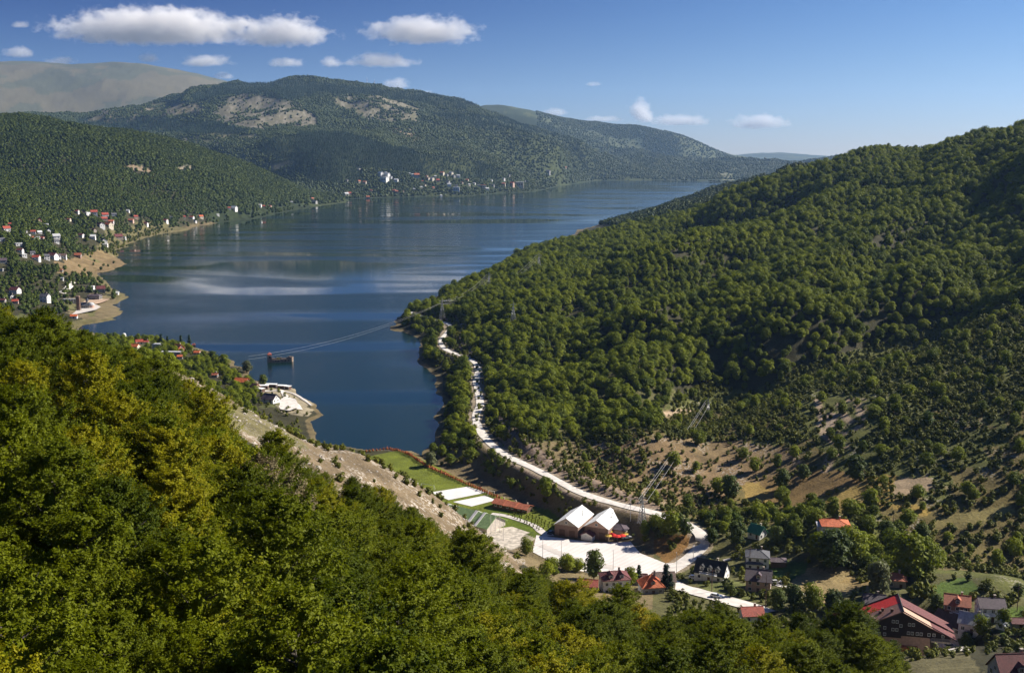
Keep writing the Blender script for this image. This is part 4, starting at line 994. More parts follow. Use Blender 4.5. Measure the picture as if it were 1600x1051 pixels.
house('chalet', at(1112, 903), D(-28), 13, 9, 3.6, 4.6, 'white', 'black', 'big chalet with a steep black roof and dormers beside the road bend', cat='chalet', wins=3, dormer=3, sides=(0, 1), balcony=True)
house('villa', at(1183, 883), D(-12), 10, 9, 5.0, 2.6, 'white', 'slate', 'white two storey villa with dark hipped slate roof at the top of the lawn', 'hip', 'villa', wins=3, floors=2)
house('porch_building', at(1178, 888), D(-12), 7, 4, 2.6, 1.2, 'white', 'slate', 'low dark roofed porch building in front of the slate roofed villa', 'hip', 'outbuilding', wins=2, chim=False)
house('carport', at(1216, 883), D(-8), 6.5, 5, 2.3, 1.3, 'brown', 'purple', 'dark carport with small hipped roof beside the slate roofed villa', 'hip', 'carport', wins=0, chim=False, door=False)
house('house', at(1185, 920), D(-16), 10, 8.5, 5.2, 3.4, 'pink', 'purple', 'pinkish brown two storey house with purple brown gabled roof below the lawn', wins=3, floors=2, dormer=1, sides=(0, 1, 3))
house('cabin', at(1183, 839), D(-50), 7, 5.5, 2.8, 3.0, 'white', 'green', 'little white cabin with steep bright green roof under the bare bank', cat='cabin', wins=2)
house('bungalow', at(1304, 829), D(-8), 12.5, 10, 3.4, 2.2, 'white', 'orange', 'white bungalow with broad orange hipped roof below the dry meadow', 'hip', 'bungalow', wins=4)
house('annex', at(1284, 829), D(-8), 4, 5, 2.6, .8, 'palegrey', 'palegrey', 'small pale annex at the left end of the orange hipped bungalow', 'shed', 'annex', wins=1, chim=False, door=False)
house('house', at(1365, 955), D(-10), 8, 7, 4.0, 3.0, 'grey', 'purple', 'grey house with mauve gabled roof half hidden behind the big dark lodge', wins=2)
house('cottage', at(1399, 915), D(-15), 7.5, 6.5, 3.4, 2.2, 'stone', 'terracotta', 'small house with worn terracotta roof among the tall dark trees', 'hip', wins=2)
house('house', at(1494, 962), D(-20), 9, 8, 5.5, 2.8, 'brick', 'terracotta', 'brick house with terracotta gabled roof above the mossy brown roof', wins=3, floors=2, dormer=1, balcony=True)
house('house', at(1490, 985), D(-50), 13, 8, 3.4, 3.4, 'white', 'brown', 'house with a long mossy red brown roof right of the dark lodge', wins=2, sides=(1, 0))
house('villa', at(1546, 965), D(-8), 9, 8, 5.4, 2.4, 'white', 'purple', 'white two storey villa with dark purple roof on the right edge hamlet', wins=3, floors=2, balcony=True)
house('house', at(1520, 985), D(-30), 9.5, 7.5, 3.8, 3.0, 'white', 'palegrey', 'white house with pale grey metal roof below the brick house', wins=3)
house('shed', at(1569, 982), D(30), 4.5, 4, 2.2, 1.6, 'white', 'palegrey', 'tiny white shed with pale grey roof on the right edge', cat='shed', wins=1, chim=False)
house('shed', at(1592, 980), D(-5), 6, 4, 2.0, 1.2, 'stone', 'maroon', 'low shed with maroon roof cut by the right edge of the picture', cat='shed', wins=1, chim=False)
h_ = house('chalet', at(1584, 1066, 240), D(4), 11, 8, 2.2, 4.6, 'palegrey', 'maroon', 'chalet with large steep purple maroon roof at the bottom right corner', cat='chalet', wins=3, dormer=1)
q = lathe([(.05, 0), (.35, .08), (.55, .28), (.5, .3), (.3, .12)], 14).build('satellite_dish', M_FRAME, h_); q.location = (1.5, -3.0, 6.0); q.rotation_euler = (1.2, 0, .4)
house('house', at(1174, 968, 300), D(5), 8, 6, 3.0, 2.2, 'white', 'red', 'house with pinkish red roof peeping over the front wood beside the lower road', wins=2)
house('hut', at(1545 - 240, 972, 300), D(5), 5, 4, 2.2, 1.6, 'brown', 'red', 'hut with a small red roof mostly sunk in trees right of the lower road', cat='hut', wins=1, chim=False)

# the big dark lodge
LX, LY, LZ = LODX, LODY, LODZ
e = empty('mountain_lodge', (LX, LY, LZ), D(-12), 'big mountain lodge with dark timber front, pinkish plinth and broad brown roof edged bright red', 'lodge')
e.scale = (.84, .84, .90)
dk = ribbed('dark_timber', PAL['darkbrown'], 0, 9, .8, .5); pk = wallm('pink')
bb = MB(); bb.box(-12, 0, -6, -1.2, 12, 3.0); bb.build('plinth', pk, e)
bb = MB(); bb.box(-1.19, .8, -6, 9.2, 12, 3.6); bb.build('side_plinth', pk, e)
# front gable: asymmetric, peak at x=-1
V = [(-13.5, 3.0), (-1.5, 3.0), (11, 3.62), (17, 3.7), (-1.5, 13.2), (-13.5, 7.6)]
fr = MB(); fr.add([(a, -.3, b_) for a, b_ in [(-12.6, 3.01), (-1.5, 3.01), (-1.5, 13.0), (-12.6, 7.9)]] + [(a, 12, b_) for a, b_ in [(-12.6, 3.01), (-1.5, 3.01), (-1.5, 13.0), (-12.6, 7.9)]], [(0,1,2,3), (7,6,5,4), (0,4,5,1), (1,5,6,2), (2,6,7,3), (3,7,4,0)]); fr.build('upper_wall', dk, e)
fr = MB(); pts = [(-1.49, 3.62), (16.5, 3.62), (16.5, 4.3), (-1.49, 12.2)]; fr.add([(a, .5, b_) for a, b_ in pts] + [(a, 12, b_) for a, b_ in pts], [(0,1,2,3), (7,6,5,4), (0,4,5,1), (1,5,6,2), (2,6,7,3), (3,7,4,0)]); fr.build('wing_wall', dk, e)
rf = MB(); rf.slab([(-1.2, -1.2, 13.5), (-1.2, 7.2, 13.5), (-17, 7.2, 6.2), (-17, -1.2, 6.2)][::-1], .35); R1 = rf.build('roof', ribbed('brown_roof_sheet', (.20, .095, .07), 1, 3, .7, .3), e)
rf = MB(); rf.slab([(-1.2, 7.22, 13.52), (-1.2, 15.5, 13.52), (-18, 15.5, 5.8), (-18, 7.22, 5.8)][::-1], .37); rf.build('red_roof_strip', ribbed('red_roof_sheet', (.55, .02, .01), 1, 3, .6, .3), e)
rf = MB(); rf.slab([(-1.19, -.9, 12.9), (-1.19, 5.5, 12.9), (9.5, 5.5, 7.8), (9.5, -.9, 7.8)], .25); rf.build('pale_roof', ribbed('pale_roof_sheet', (.50, .30, .20), 1, 3, .7, .3), e)
rf = MB(); rf.slab([(-1.19, 5.52, 13.3), (-1.19, 14, 13.3), (18.5, 14, 4.4), (18.5, 5.52, 4.4)], .25); rf.slab([(9.52, -.9, 7.75), (9.52, 5.5, 7.75), (18.5, 5.5, 3.9), (18.5, -.9, 3.9)], .25); rf.build('east_roof', roofm('maroon'), e)
ed = MB(); ed.tube((-1.2, -1.3, 13.5), (-1.2, 15.6, 13.6), .25, n=5); ed.tube((-1.2, 15.6, 13.6), (-18, 15.6, 5.9), .25, n=5); ed.tube((-1.2, -1.3, 13.4), (18.5, -1.0, 3.9), .2, n=5); ed.build('ridge_trim', wallm('black'), e)
for a, b_, cx_ in ((-9, 4, 0), (-5, 2, 0), (-13, 6, 0), (-8, 5.5, 0)):
    zz = 13.5 - (-1.2 - a) * .462; q = MB(); q.box(a - .5, b_ - .4, zz - .5, a + .5, b_ + .4, zz + 1.1); q.build('chimney', wallm('brown'), R1)
q = MB(); q.box(-13.4, -1.9, -2, -11.2, .0, 10.0); q.box(-13.6, -2.1, 10.0, -11.0, .2, 10.3); q.build('chimney_stack', wallm('brown'), e)
fmw = M_FRAME
for x_, y_, z_ in [(-9.5, -.31, 3.6), (-7.5, -.31, 3.6), (-7.6, -.31, 6.0), (-4.6, -.31, 5.6), (-3.2, -.31, 5.6), (-4.6, -.31, 8.6), (-3.2, -.31, 8.6), (-.6 - 1.2, -.31, 7.2)]: window(e, x_, y_, z_, .8, .9, 0)
for x_, z_ in [(1.4, 7.6), (2.8, 7.6), (1.2, 4.4), (2.6, 4.4), (4.4, 4.4), (5.8, 4.4), (8.6, 4.4), (10.4, 4.4), (13.6, 4.2)]: window(e, x_, .49, z_, .8, .95, 0)
for x_, z_ in [(-10.6, -.2), (-9, -.2), (-4.9, 1.2), (-3.3, 1.2), (-4.9, -2.2), (-3.3, -2.2), (-10.6, -3.2)]: window(e, x_, -.01, z_, .9, .9, 0)
q = MB(); q.box(-9.6, -.05, .6, -8.2, .02, 2.8); q.build('door', wallm('dark'), e)
q = MB(); q.box(9.2, -1.5, 2.9, 16, .45, 3.5); 
for i in range(8): q.box(9.3 + i * .95, -1.5, 3.5, 9.4 + i * .95, -1.4, 4.4)
q.box(9.2, -1.52, 4.4, 16, -1.4, 4.5); q.build('terrace', wallm('stone'), e)
q = MB(); q.box(-1.0, -.9, -.2, 4.8, .79, .1); q.box(-1.0, .6, -2.6, 4.8, .79, -.2); q.build('porch', wallm('terracotta'), e)
AVOID.append((LX + 2, 336, 24)); AVOID.append((LX + 4, 318, 14))
ribbon('lodge_yard', [hit2(*p, 300) for p in [(1468,1000),(1480,1010),(1495,1018)]], (7, 7), M_CONC, True, .3)

# ------------------------------------------------------------------ cars
def car(pos, rot, colr, lb, grp=None):
    e = empty('parked_car', pos, rot, lb, 'car', grp)
    m_ = MB(); prof = [(-2.1, .35), (2.1, .35), (2.15, .75), (1.2, .92), (-1.9, .95), (-2.15, .8)]; m_.add([(a, -.85, b_) for a, b_ in prof] + [(a, .85, b_) for a, b_ in prof], [tuple(range(6)), tuple(range(6, 12))[::-1]] + [(i, i + 6, (i + 1) % 6 + 6, (i + 1) % 6) for i in range(6)])
    m_.box(-1.35, -.66, 1.36, .25, .66, 1.44); m_.build('body', colr, e)
    g = MB(); cb_ = [(-1.8, .93), (1.05, .93), (.3, 1.37), (-1.4, 1.37)]; g.add([(a, -.74, b_) for a, b_ in cb_[:2]] + [(a, -.64, b_) for a, b_ in cb_[2:]] + [(a, .74, b_) for a, b_ in cb_[:2]] + [(a, .64, b_) for a, b_ in cb_[2:]], [(0,1,2,3), (7,6,5,4), (0,4,5,1), (1,5,6,2), (2,6,7,3), (3,7,4,0)]); g.build('windows', M_PANE, e)
    for a in (-1.35, 1.3):
        for s_ in (-1, 1): q = MB(); q.tube((a, s_ * .7, .33), (a, s_ * .9, .33), .33, n=12); q.build('wheel', M_RUBBER, e)
def carpaint(name, c):
    m, nt, b = new_mat(name); b.inputs['Base Color'].default_value = (*c, 1); b.inputs['Roughness'].default_value = .3; b.inputs['Coat Weight'].default_value = .5; return m
CP = {c: carpaint(c + '_car_paint', v) for c, v in dict(white=(.75,.75,.73), silver=(.45,.46,.48), dark=(.03,.035,.05), red=(.4,.02,.02)).items()}
def oncar(px, py, r_, c, lb, g=None, dz=.25, dmin=330): x, y, z = hit(px, py, dmin); car((x, y, z + dz), D(r_), CP[c], lb, g)
oncar(1119, 934, -25, 'white', 'white car parked on the pale road below the dark chalet'); oncar(1212, 912, 10, 'white', 'white car on the driveway beside the pinkish house')
oncar(1216, 884, -8, 'dark', 'dark car under the hipped carport'); oncar(861, 834, 60, 'dark', 'dark car parked left of the white halls'); oncar(1500, 1016, 35, 'silver', 'silver car parked in the yard of the dark lodge'); oncar(1085, 905, -20, 'white', 'white car near the entrance of the lower road')
oncar(1484, 1012, 10, 'white', 'white car beside the terrace of the dark lodge'); oncar(979, 842, 20, 'white', 'white car parked at the cafe end of the car park')

# ------------------------------------------------------------------ poles, pylons and wires
def lamp(px, py, h=8, lb=None, z=None, grp='lamp posts of the car park'):
    x, y = onz(px, py, 3.0) if z is None else hit(px, py)[:2]; zz = gz(x, y)
    e = empty('lamp_post', (x, y, zz), D(90), lb or 'tall grey lamp post standing on the pale car park', 'lamp post', grp); q = MB(); q.tube((0, 0, 0), (0, 0, h), .12, .07); q.tube((0, 0, h), (1.0, 0, h + .15), .05); q.build('pole', M_STEEL, e); q = MB(); q.box(.8, -.15, h + .05, 1.5, .15, h + .2); q.build('lamp_head', M_STEEL, e)
lamp(877, 877); lamp(958, 892); lamp(848, 872); lamp(1057, 895); lamp(1083, 882, 7); lamp(985, 815, 9, 'lamp post on the slope behind the cafe', 1, None)
for px, py in [(1196, 950), (1171, 888), (1112, 925), (1395, 830), (1589, 955)]:
    x, y, z = hit(px, py); e = empty('utility_pole', (x, y, z), D(20), {1196: 'tall thin utility pole rising from the front wood below the pinkish house', 1171: 'utility pole in front of the slate roofed villa', 1112: 'utility pole beside the lower road', 1395: 'dark utility pole right of the orange hipped bungalow', 1589: 'wooden utility pole near the right edge hamlet'}[px], 'utility pole')
    q = MB(); q.tube((0, 0, -.5), (0, 0, 12 if px == 1196 else 9), .16, .1); q.build('pole', wallm('brown'), e); q = MB(); q.box(-1, -.06, 8, 1, .06, 8.15); q.build('crossarm', wallm('brown'), e)
def pylon(px, py, h, lb, dmin=450):
    x, y, z = hit(px, py, dmin); e = empty('power_pylon', (x, y, z), .5, lb, 'pylon', 'pylons on the wooded hill'); q = MB(); w0 = h * .11; r_ = .16
    def c_(s, t, zz): w_ = w0 * (1 - .82 * min(zz / (h * .75), 1)) ; return (s * w_, t * w_, zz)
    for s in (-1, 1):
        for t in (-1, 1): q.tube(c_(s, t, 0), c_(s, t, h * .75), r_); q.tube(c_(s, t, h * .75), (0, 0, h), r_ * .7)
    lv = np.linspace(0, h * .75, 8)
    for a, b_ in zip(lv[:-1], lv[1:]):
        for (s1, t1), (s2, t2) in (((-1,-1),(1,-1)), ((1,-1),(1,1)), ((1,1),(-1,1)), ((-1,1),(-1,-1))): q.tube(c_(s1, t1, a), c_(s2, t2, b_), r_ * .5, n=4); q.tube(c_(s2, t2, a), c_(s1, t1, b_), r_ * .5, n=4)
    q.build('tower', M_STEEL, e); q = MB(); tips = []
    for zz in (h * .72, h * .86):
        for s in (-1, 1): q.tube((0, 0, zz + h * .05), (s * h * .16, 0, zz), r_ * .6, n=4); q.tube((0, 0, zz), (s * h * .16, 0, zz), r_ * .6, n=4); tips.append((s * h * .16, 0, zz))
    q.build('cross_arm', M_STEEL, e)
    m4 = Matrix.Translation((x, y, z)) @ Matrix.Rotation(.5, 4, 'Z'); AVOID.append((x, y, 5))
    return [m4 @ Vector(t) for t in tips]
PY1 = pylon(691, 500, 21, 'grey lattice pylon on the bend of the shore road by the water', 600)
PY2 = pylon(842, 425, 22, 'grey lattice pylon on the crest of the wooded hill', 900)
PY3 = pylon(764, 452, 18, 'grey lattice pylon on the wooded shoulder between the other two', 900)
PY4 = pylon(802, 508, 20, 'pale lattice pylon in the trees below the crest', 600)
x, y, z = hit(1108, 648, 480); PY5 = pylon(1106, 650, 12, 'small pylon at the notch above the bare brown slope', 480)
PY6 = pylon(1003, 818, 13, 'small pylon in the bushes behind the cafe', 400)
M_WIRE = plain('power_cable', (.62, .60, .57), .5, .05, 1, .3)
def wires(A, B, sag, r_, lb, idx=(0, 1, 2, 3), grp='power lines'):
    e = empty('power_line', (0, 0, 0), 0, lb, 'power line', grp)
    for i in idx:
        a = Vector(A[i]); b_ = Vector(B[i]); q = MB(); n = 22; pr = None
        for k_ in range(n + 1):
            t = k_ / n; p2 = a.lerp(b_, t); p2.z -= sag * 4 * t * (1 - t)
            if pr is not None: q.tube(pr, p2, r_, n=4)
            pr = p2
        q.build('cable', M_WIRE, e)
wires(PY1, PY3, 6, .05, 'power line climbing from the shore pylon to the pylon on the shoulder'); wires(PY1, PY2, 14, .05, 'long power line from the shore pylon up to the crest pylon', (0, 2, 3)); wires(PY5, PY6, 1.2, .05, 'three pale power cables dropping down the bare slope to the bushes behind the cafe', (0, 1, 2))
LP_ = [Vector((raydir(388, 570)[0] * 830, 830, 8.0 + .8 * i)) for i in range(4)]; wires(PY1, LP_, 7, .045, 'pair of power cables slung low across the lake past the ruined church', (0, 3))

# ------------------------------------------------------------------ ruined church standing in the lake
x0, y0 = onz(418, 566); x1, y1 = onz(455, 564); cxm, cym = (x0 + x1) / 2, (y0 + y1) / 2; Lc = math.hypot(x1 - x0, y1 - y0)
e = empty('ruined_church', (cxm, cym, 0), math.atan2(y1 - y0, x1 - x0), 'ruined roofless stone church with a small red topped tower standing in the lake', 'church')
st_ = plain('ruin_stone', (.34, .26, .20), .95, .5, .8); q = MB(); hc = Lc / 2
for sgn, yw in ((-1, -4.2), (1, 4.2)):
    xs = np.linspace(-hc + 3.2, hc, 12)
    for i in range(11): q.box(xs[i], yw - .4, -1, xs[i + 1] - .002, yw + .4, 2.6 + rc.uniform(-.5, .5) + (1.2 if i > 9 else 0))
q.box(hc - .8, -3.8, -1, hc, 3.8, 2.8); q.build('nave_wall', st_, e)
ap_ = MB(); n = 10; R_ = 3.0
for i in range(n):
    a, b_ = -math.pi / 2 + math.pi * i / n, -math.pi / 2 + math.pi * (i + 1) / n; o_ = [(hc + math.cos(t) * r_ * .6, math.sin(t) * r_) for t, r_ in ((a, R_), (b_, R_), (b_, R_ - .6), (a, R_ - .6))]
    ap_.slab([(u_, v_, 3.6) for u_, v_ in o_], 4.6)
ap_.build('apse', st_, e)
q = MB(); q.box(-hc, -1.8, -1, -hc + 3.3, 1.8, 6.4); q.build('tower', st_, e); q = MB(); q.add([(-hc - .2, -2, 6.4), (-hc + 3.5, -2, 6.4), (-hc + 3.5, 2, 6.4), (-hc - .2, 2, 6.4), (-hc + 1.65, 0, 8.4)], [(3,2,1,0), (0,1,4), (1,2,4), (2,3,4), (3,0,4)]); q.build('tower_roof', roofm('red'), e)
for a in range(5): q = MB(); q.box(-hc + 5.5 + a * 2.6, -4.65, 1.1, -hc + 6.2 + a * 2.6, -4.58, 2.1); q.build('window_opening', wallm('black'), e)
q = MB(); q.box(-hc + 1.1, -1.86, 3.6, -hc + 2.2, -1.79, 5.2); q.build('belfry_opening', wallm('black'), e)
bsh = bpy.data.objects.new('bush', TPL['bush'][0].data); COL.objects.link(bsh); bsh.location = (cxm - 1, cym, 1.0); bsh.scale = (1, 1, .9); tag(bsh, 'green bush growing inside the ruined church walls in the lake', 'bush')

# ------------------------------------------------------------------ villages: pixel of the base, width in pixels, wall, roof, kind
def village(lst, where, group, dmin, det=1, wf=1.0):
    cnt = {}
    nm = {}
    items = sorted(lst, key=lambda t: (t[3], t[4], t[0]))
    tot = {}
    for it in items: tot[(it[3], it[4])] = tot.get((it[3], it[4]), 0) + 1
    ORD = ['first', 'second', 'third', 'fourth', 'fifth', 'sixth', 'seventh', 'eighth', 'ninth', 'tenth', 'eleventh', 'twelfth', 'thirteenth', 'fourteenth', 'fifteenth', 'sixteenth', 'seventeenth', 'eighteenth', 'nineteenth', 'twentieth']
    for it in items:
        px, py, wpx, wc, rcx, kd = it; wpx *= 1.05 if det == 1 else 1; key = (wc, rcx); cnt[key] = cnt.get(key, 0) + 1
        x, y, z = hit(px, py, dmin); w_ = wpx / F * y * wf; rt = random.Random(px * 7 + py).uniform(-50, 50)
        pos_ = '' if tot[key] == 1 else ', %s from the left' % ORD[min(cnt[key] - 1, 19)]
        WN = {'brick': 'brick', 'stone': 'stone walled'}; RN = {'metal': 'white', 'purple': 'dark purple', 'slate': 'slate', 'palegrey': 'pale flat' if kd == 'flat' else 'pale grey'}
        lb = '%s house with %s roof %s%s' % (WN.get(wc, wc), RN.get(rcx, rcx), where, pos_)
        if det: house('house', (x, y, z), D(rt), w_ * 1.0, w_ * .78, w_ * .42 if kd != 'tall' else w_ * .75, w_ * .30, wc, rcx, lb, 'gable' if kd == 'tall' else kd, group=group, wins=2 if det > 0 else 0, floors=2 if kd == 'tall' else 1, chim=det > 1, door=False, sides=(0, 1), sunk=5, over=w_ * .05, scale=max(1, w_ / 11))
        else:
            e = empty('house', (x, y, z), D(rt), lb, 'house', group)
            if ('fh', wc, rcx, kd) not in MC:
                a = MB(); a.prism([(-.39, -.5), (.39, -.5), (.39, .46), (0, .72), (-.39, .46)] if kd != 'flat' else [(-.39, -.5), (.39, -.5), (.39, .5), (-.39, .5)], -.5, .5); ao = a.build('wall', wallm(wc), e); b_ = MB()
                if kd != 'flat':
                    for s_ in (-1, 1): b_.slab([(-.55, 0, .78), (.55, 0, .78), (.55, s_ * .46, .46), (-.55, s_ * .46, .46)], .04)
                else: b_.box(-.53, -.42, .5, .53, .42, .56)
                bo = b_.build('roof', roofm(rcx), e); g = MB()
                for i in range(3): g.box(-.4 + i * .3, -.4, .12, -.22 + i * .3, -.385, .32)
                go_ = g.build('windows', M_PANE, e); MC[('fh', wc, rcx, kd)] = (ao.data, bo.data, go_.data)
            else:
                for n_, me in zip(('wall', 'roof', 'windows'), MC[('fh', wc, rcx, kd)]): q = bpy.data.objects.new(n_, me); COL.objects.link(q); q.parent = e
            e.scale = (w_, w_, w_ * (1.3 if kd == 'tall' else 1))
            AVOID.append((x, y, w_ * .5 + 7)); AVOID.append((x - x / y * 12, y - 12, w_ * .35 + 6))
        if det >= 1:
            for q_ in (9, 18, 27): AVOID.append((x - x / y * q_, y - q_, w_ * .5 + 3))
g = 'gable'
village([(218,538,11,'white','red',g),(229,537,7,'pink','red',g),(211,546,13,'cream','orange',g),(281,560,8,'cream','orange',g),(308,554,9,'cream','orange',g),(303,541,5,'brown','red',g),(336,589,9,'brown','terracotta',g)], 'in the near shore village', 'houses of the near shore village', 560, 2)
house('house', at(279, 549, 560), D(-35), 7.5, 6, 3.2, 2.6, 'terracotta', 'orange', 'cottage with steep orange gable facing the water in the near shore village', wins=2)
house('boathouse', at(378, 601, 560), D(-14), 9.0, 6.5, 2.8, 2.2, 'brown', 'orange', 'shore house with a long plain orange roof right above the water', cat='house', wins=2, chim=False)
house('house', at(399, 610, 560), D(-30), 4.5, 4.5, 2.8, 1.8, 'cream', 'terracotta', 'small house with worn terracotta roof left of the lakeside cafe', wins=1)
house('lake_house', at(423, 628, 500), D(-25), 9, 7, 2.6, 2.8, 'white', 'purple', 'house with a wide dull purple roof just above the white shore track', wins=2)
house('farm_building', at(268, 555, 560), D(-6), 17, 6, 2.6, .6, 'cream', 'palegrey', 'long pale flat roofed building in the near shore village', 'flat', 'building', wins=4, chim=False)
house('concrete_shell', at(247, 548, 560), D(-6), 7, 6, 5.5, .5, 'palegrey', 'palegrey', 'unfinished pale grey concrete block behind the long pale roof', 'flat', 'building', wins=2, floors=2, chim=False)
x, y, z = at(194, 527, 560); e = empty('white_tank', (x, y, z), 0, 'round white domed tank rising over the trees by the water', 'tank'); lathe([(1.8, -2), (1.8, 2.0)], 16).build('tank_body', wallm('white'), e); lathe([(1.85, 2.0), (1.6, 3.0), (1.0, 3.7), (.1, 4.0)], 16).build('dome', wallm('white'), e)
# lakeside cafe: pale flat shelters round a terrace
for i, (px, py, w_, r_, lb) in enumerate([(412,607,7,0,'pale flat shelter roof at the left end of the lakeside terrace'), (424,605,8,-4,'longest pale canopy roof of the lakeside terrace'), (440,607,6,-12,'pale canopy over the dark front of the lakeside terrace'), (449,608,5,-25,'pale canopy at the right end of the lakeside terrace'), (408,612,4.5,-30,'low white roof just below the lakeside terrace shelters')]):
    x, y, z = at(px, py, 500); e = empty('terrace_shelter', (x, y, z), D(r_), lb, 'shelter', 'shelters of the lakeside terrace'); q = MB(); q.box(-w_/2, -2, 2.3, w_/2, 2, 2.55); q.build('roof', wallm('white'), e); q = MB(); q.box(-w_/2 + .3, -1.0, -1, w_/2 - .3, 1.7, 2.29); q.build('wall', wallm('brown'), e)
    for s_ in (-1, 1): q = MB(); q.tube((s_ * (w_/2 - .15), -1.8, -1), (s_ * (w_/2 - .15), -1.8, 2.3), .08); q.build('post', M_FRAME, e)
    AVOID.append((x, y, w_ + 3))
ribbon('terrace_paving', [hit2(*p, 500) for p in [(405,612),(425,611),(445,612),(462,617),(478,627),(486,634)]], (4, 1.5), M_CONC, True, .4)
sheet('beach_yard', [hit2(a, b, 500)[:2] for a, b in [(432,628),(445,622),(462,628),(468,640),(452,645),(438,640)]], gz(*hit2(450, 634, 500)[:2]), M_GRAVEL, lift=.7)
AVOID.append((*hit2(450, 630, 500)[:2], 12))

# headland with the new church, tower and building site
x, y, z = at(137, 483, 900); e = empty('lakeside_church', (x, y, z), D(-8), 'new stone church with a dark roof, rounded apse and domed turret on the headland', 'church'); sw = y / F * 22
q = MB(); q.prism([(-sw*.28, -4), (sw*.28, -4), (sw*.28, sw*.33), (0, sw*.48), (-sw*.28, sw*.33)], -sw*.5, sw*.3); q.build('nave', wallm('stone'), e); q = MB()
for s_ in (-1, 1): q.slab([(-sw*.52, 0, sw*.50), (sw*.32, 0, sw*.50), (sw*.32, s_*sw*.33, sw*.30), (-sw*.52, s_*sw*.33, sw*.30)], .3)
q.build('roof', roofm('slate'), e); q = lathe([(sw*.22, -4), (sw*.22, sw*.32)], 16).build('apse', wallm('pink'), e); q.location = (sw * .3, 0, 0); q2 = lathe([(sw*.24, sw*.32), (sw*.2, sw*.42), (sw*.1, sw*.48), (.1, sw*.5)], 16).build('apse_roof', wallm('palegrey'), e); q2.location = (sw * .3, 0, 0)
q = lathe([(sw*.10, sw*.3), (sw*.10, sw*.62)], 12).build('turret', wallm('stone'), e); q2 = lathe([(sw*.115, sw*.62), (sw*.1, sw*.7), (sw*.05, sw*.76), (.05, sw*.8)], 12).build('dome', wallm('slate'), q)
for i in range(4): window(e, -sw*.4 + i * sw*.17, -sw*.28 - .02, sw*.1, 1.3, 2.2, 0)
AVOID.append((x, y, 22))
x, y, z = at(123, 485, 900); e = empty('bell_tower', (x, y, z), 0, 'tall narrow brown tower in scaffolding left of the new church', 'tower'); q = MB(); q.box(-1.6, -1.6, -3, 1.6, 1.6, 15); q.build('shaft', wallm('brick'), e); q = MB()
for a in (-2, 0, 2):
    for s_ in (-2, 2): q.tube((a, s_, -2), (a, s_, 14.5), .12, n=4); q.tube((s_, a, -2), (s_, a, 14.5), .12, n=4)
for zz in range(1, 15, 2): q.box(-2.3, -2.3, zz, 2.3, -2.0, zz + .12); q.box(2.0, -2.3, zz, 2.3, 2.3, zz + .12)
q.build('scaffolding', wallm('wood'), e); AVOID.append((x, y, 9))
house('hotel', at(148, 468, 900), D(-6), y / F * 22, y / F * 11, y / F * 6.5, y / F * 3, 'brown', 'purple', 'dark brown two storey lakeside hotel behind the new church', 'hip', 'hotel', wins=6, floors=2, balcony=True, sunk=5, scale=1.5)
house('white_block', at(110, 473, 900), D(4), y / F * 22, y / F * 9, y / F * 6, 1, 'white', 'palegrey', 'unfinished white concrete building with stacked open floors on the headland', 'flat', 'building', wins=5, floors=3, chim=False, sunk=5)
house('white_block', at(142, 451, 1000), D(-4), y / F * 12, y / F * 7, y / F * 4, 1, 'white', 'metal', 'low white flat roofed building behind the dark hotel', 'flat', 'building', wins=3, chim=False, sunk=5)
house('house', at(158, 456, 1000), D(20), 9, 8, 4, 3, 'stone', 'maroon', 'house with maroon roof by the water behind the dark hotel', wins=2, sunk=5)
house('hut', at(116, 497, 850), D(8), 6, 4.5, 2.2, 1.4, 'white', 'orange', 'small white hut with bright orange roof below the new church', cat='hut', wins=1, chim=False)
house('hut', at(182, 460, 1000), D(0), 5, 4, 2.2, 1.2, 'white', 'metal', 'tiny white hut at the tip of the headland', cat='hut', wins=1, chim=False)
sheet('church_forecourt', [hit2(a, b, 850)[:2] for a, b in [(100,490),(125,478),(150,480),(158,484),(150,488),(120,492)]], gz(*hit2(130, 486, 850)[:2]), M_CONC, lift=1.2)
sheet('site_yard', [hit2(a, b, 850)[:2] for a, b in [(122,474),(135,462),(155,468),(172,470),(160,475),(140,478)]], gz(*hit2(145, 471, 850)[:2]), plain('raw_earth', (.52,.36,.24), .95, .3, .1), lift=1.0)
village([(24,458,14,'white','maroon',g),(18,466,9,'white','slate',g),(24,474,9,'pink','red',g),(71,472,13,'white','slate','tall'),(5,472,8,'stone','maroon',g)], 'in the hamlet at the left edge', 'houses of the left edge hamlet', 850, 2)
village([(121,334,5,'white','red','tall'),(135,336,9,'white','metal','flat'),(147,335,9,'white','red',g),(164,339,9,'white','red',g),(178,338,7,'white','slate',g),(163,345,8,'pink','red',g),(158,355,10,'white','red',g),(170,355,11,'cream','orange',g),(174,349,7,'white','terracotta',g),
 (205,347,7,'pink','terracotta',g),(212,341,6,'pink','red',g),(200,331,4,'white','metal',g),(228,352,6,'white','maroon',g),(259,347,6,'white','red',g),(267,341,5,'white','metal','flat'),(300,342,6,'white','terracotta',g),(314,341,6,'cream','orange',g),(288,341,4,'stone','red',g),(305,347,4,'white','slate',g),(340,336,4,'white','metal','flat'),
 (358,327,4,'white','red',g),(366,328,8,'white','metal',g)], 'at the foot of the left hill', 'houses below the left hill', 1300, 1)
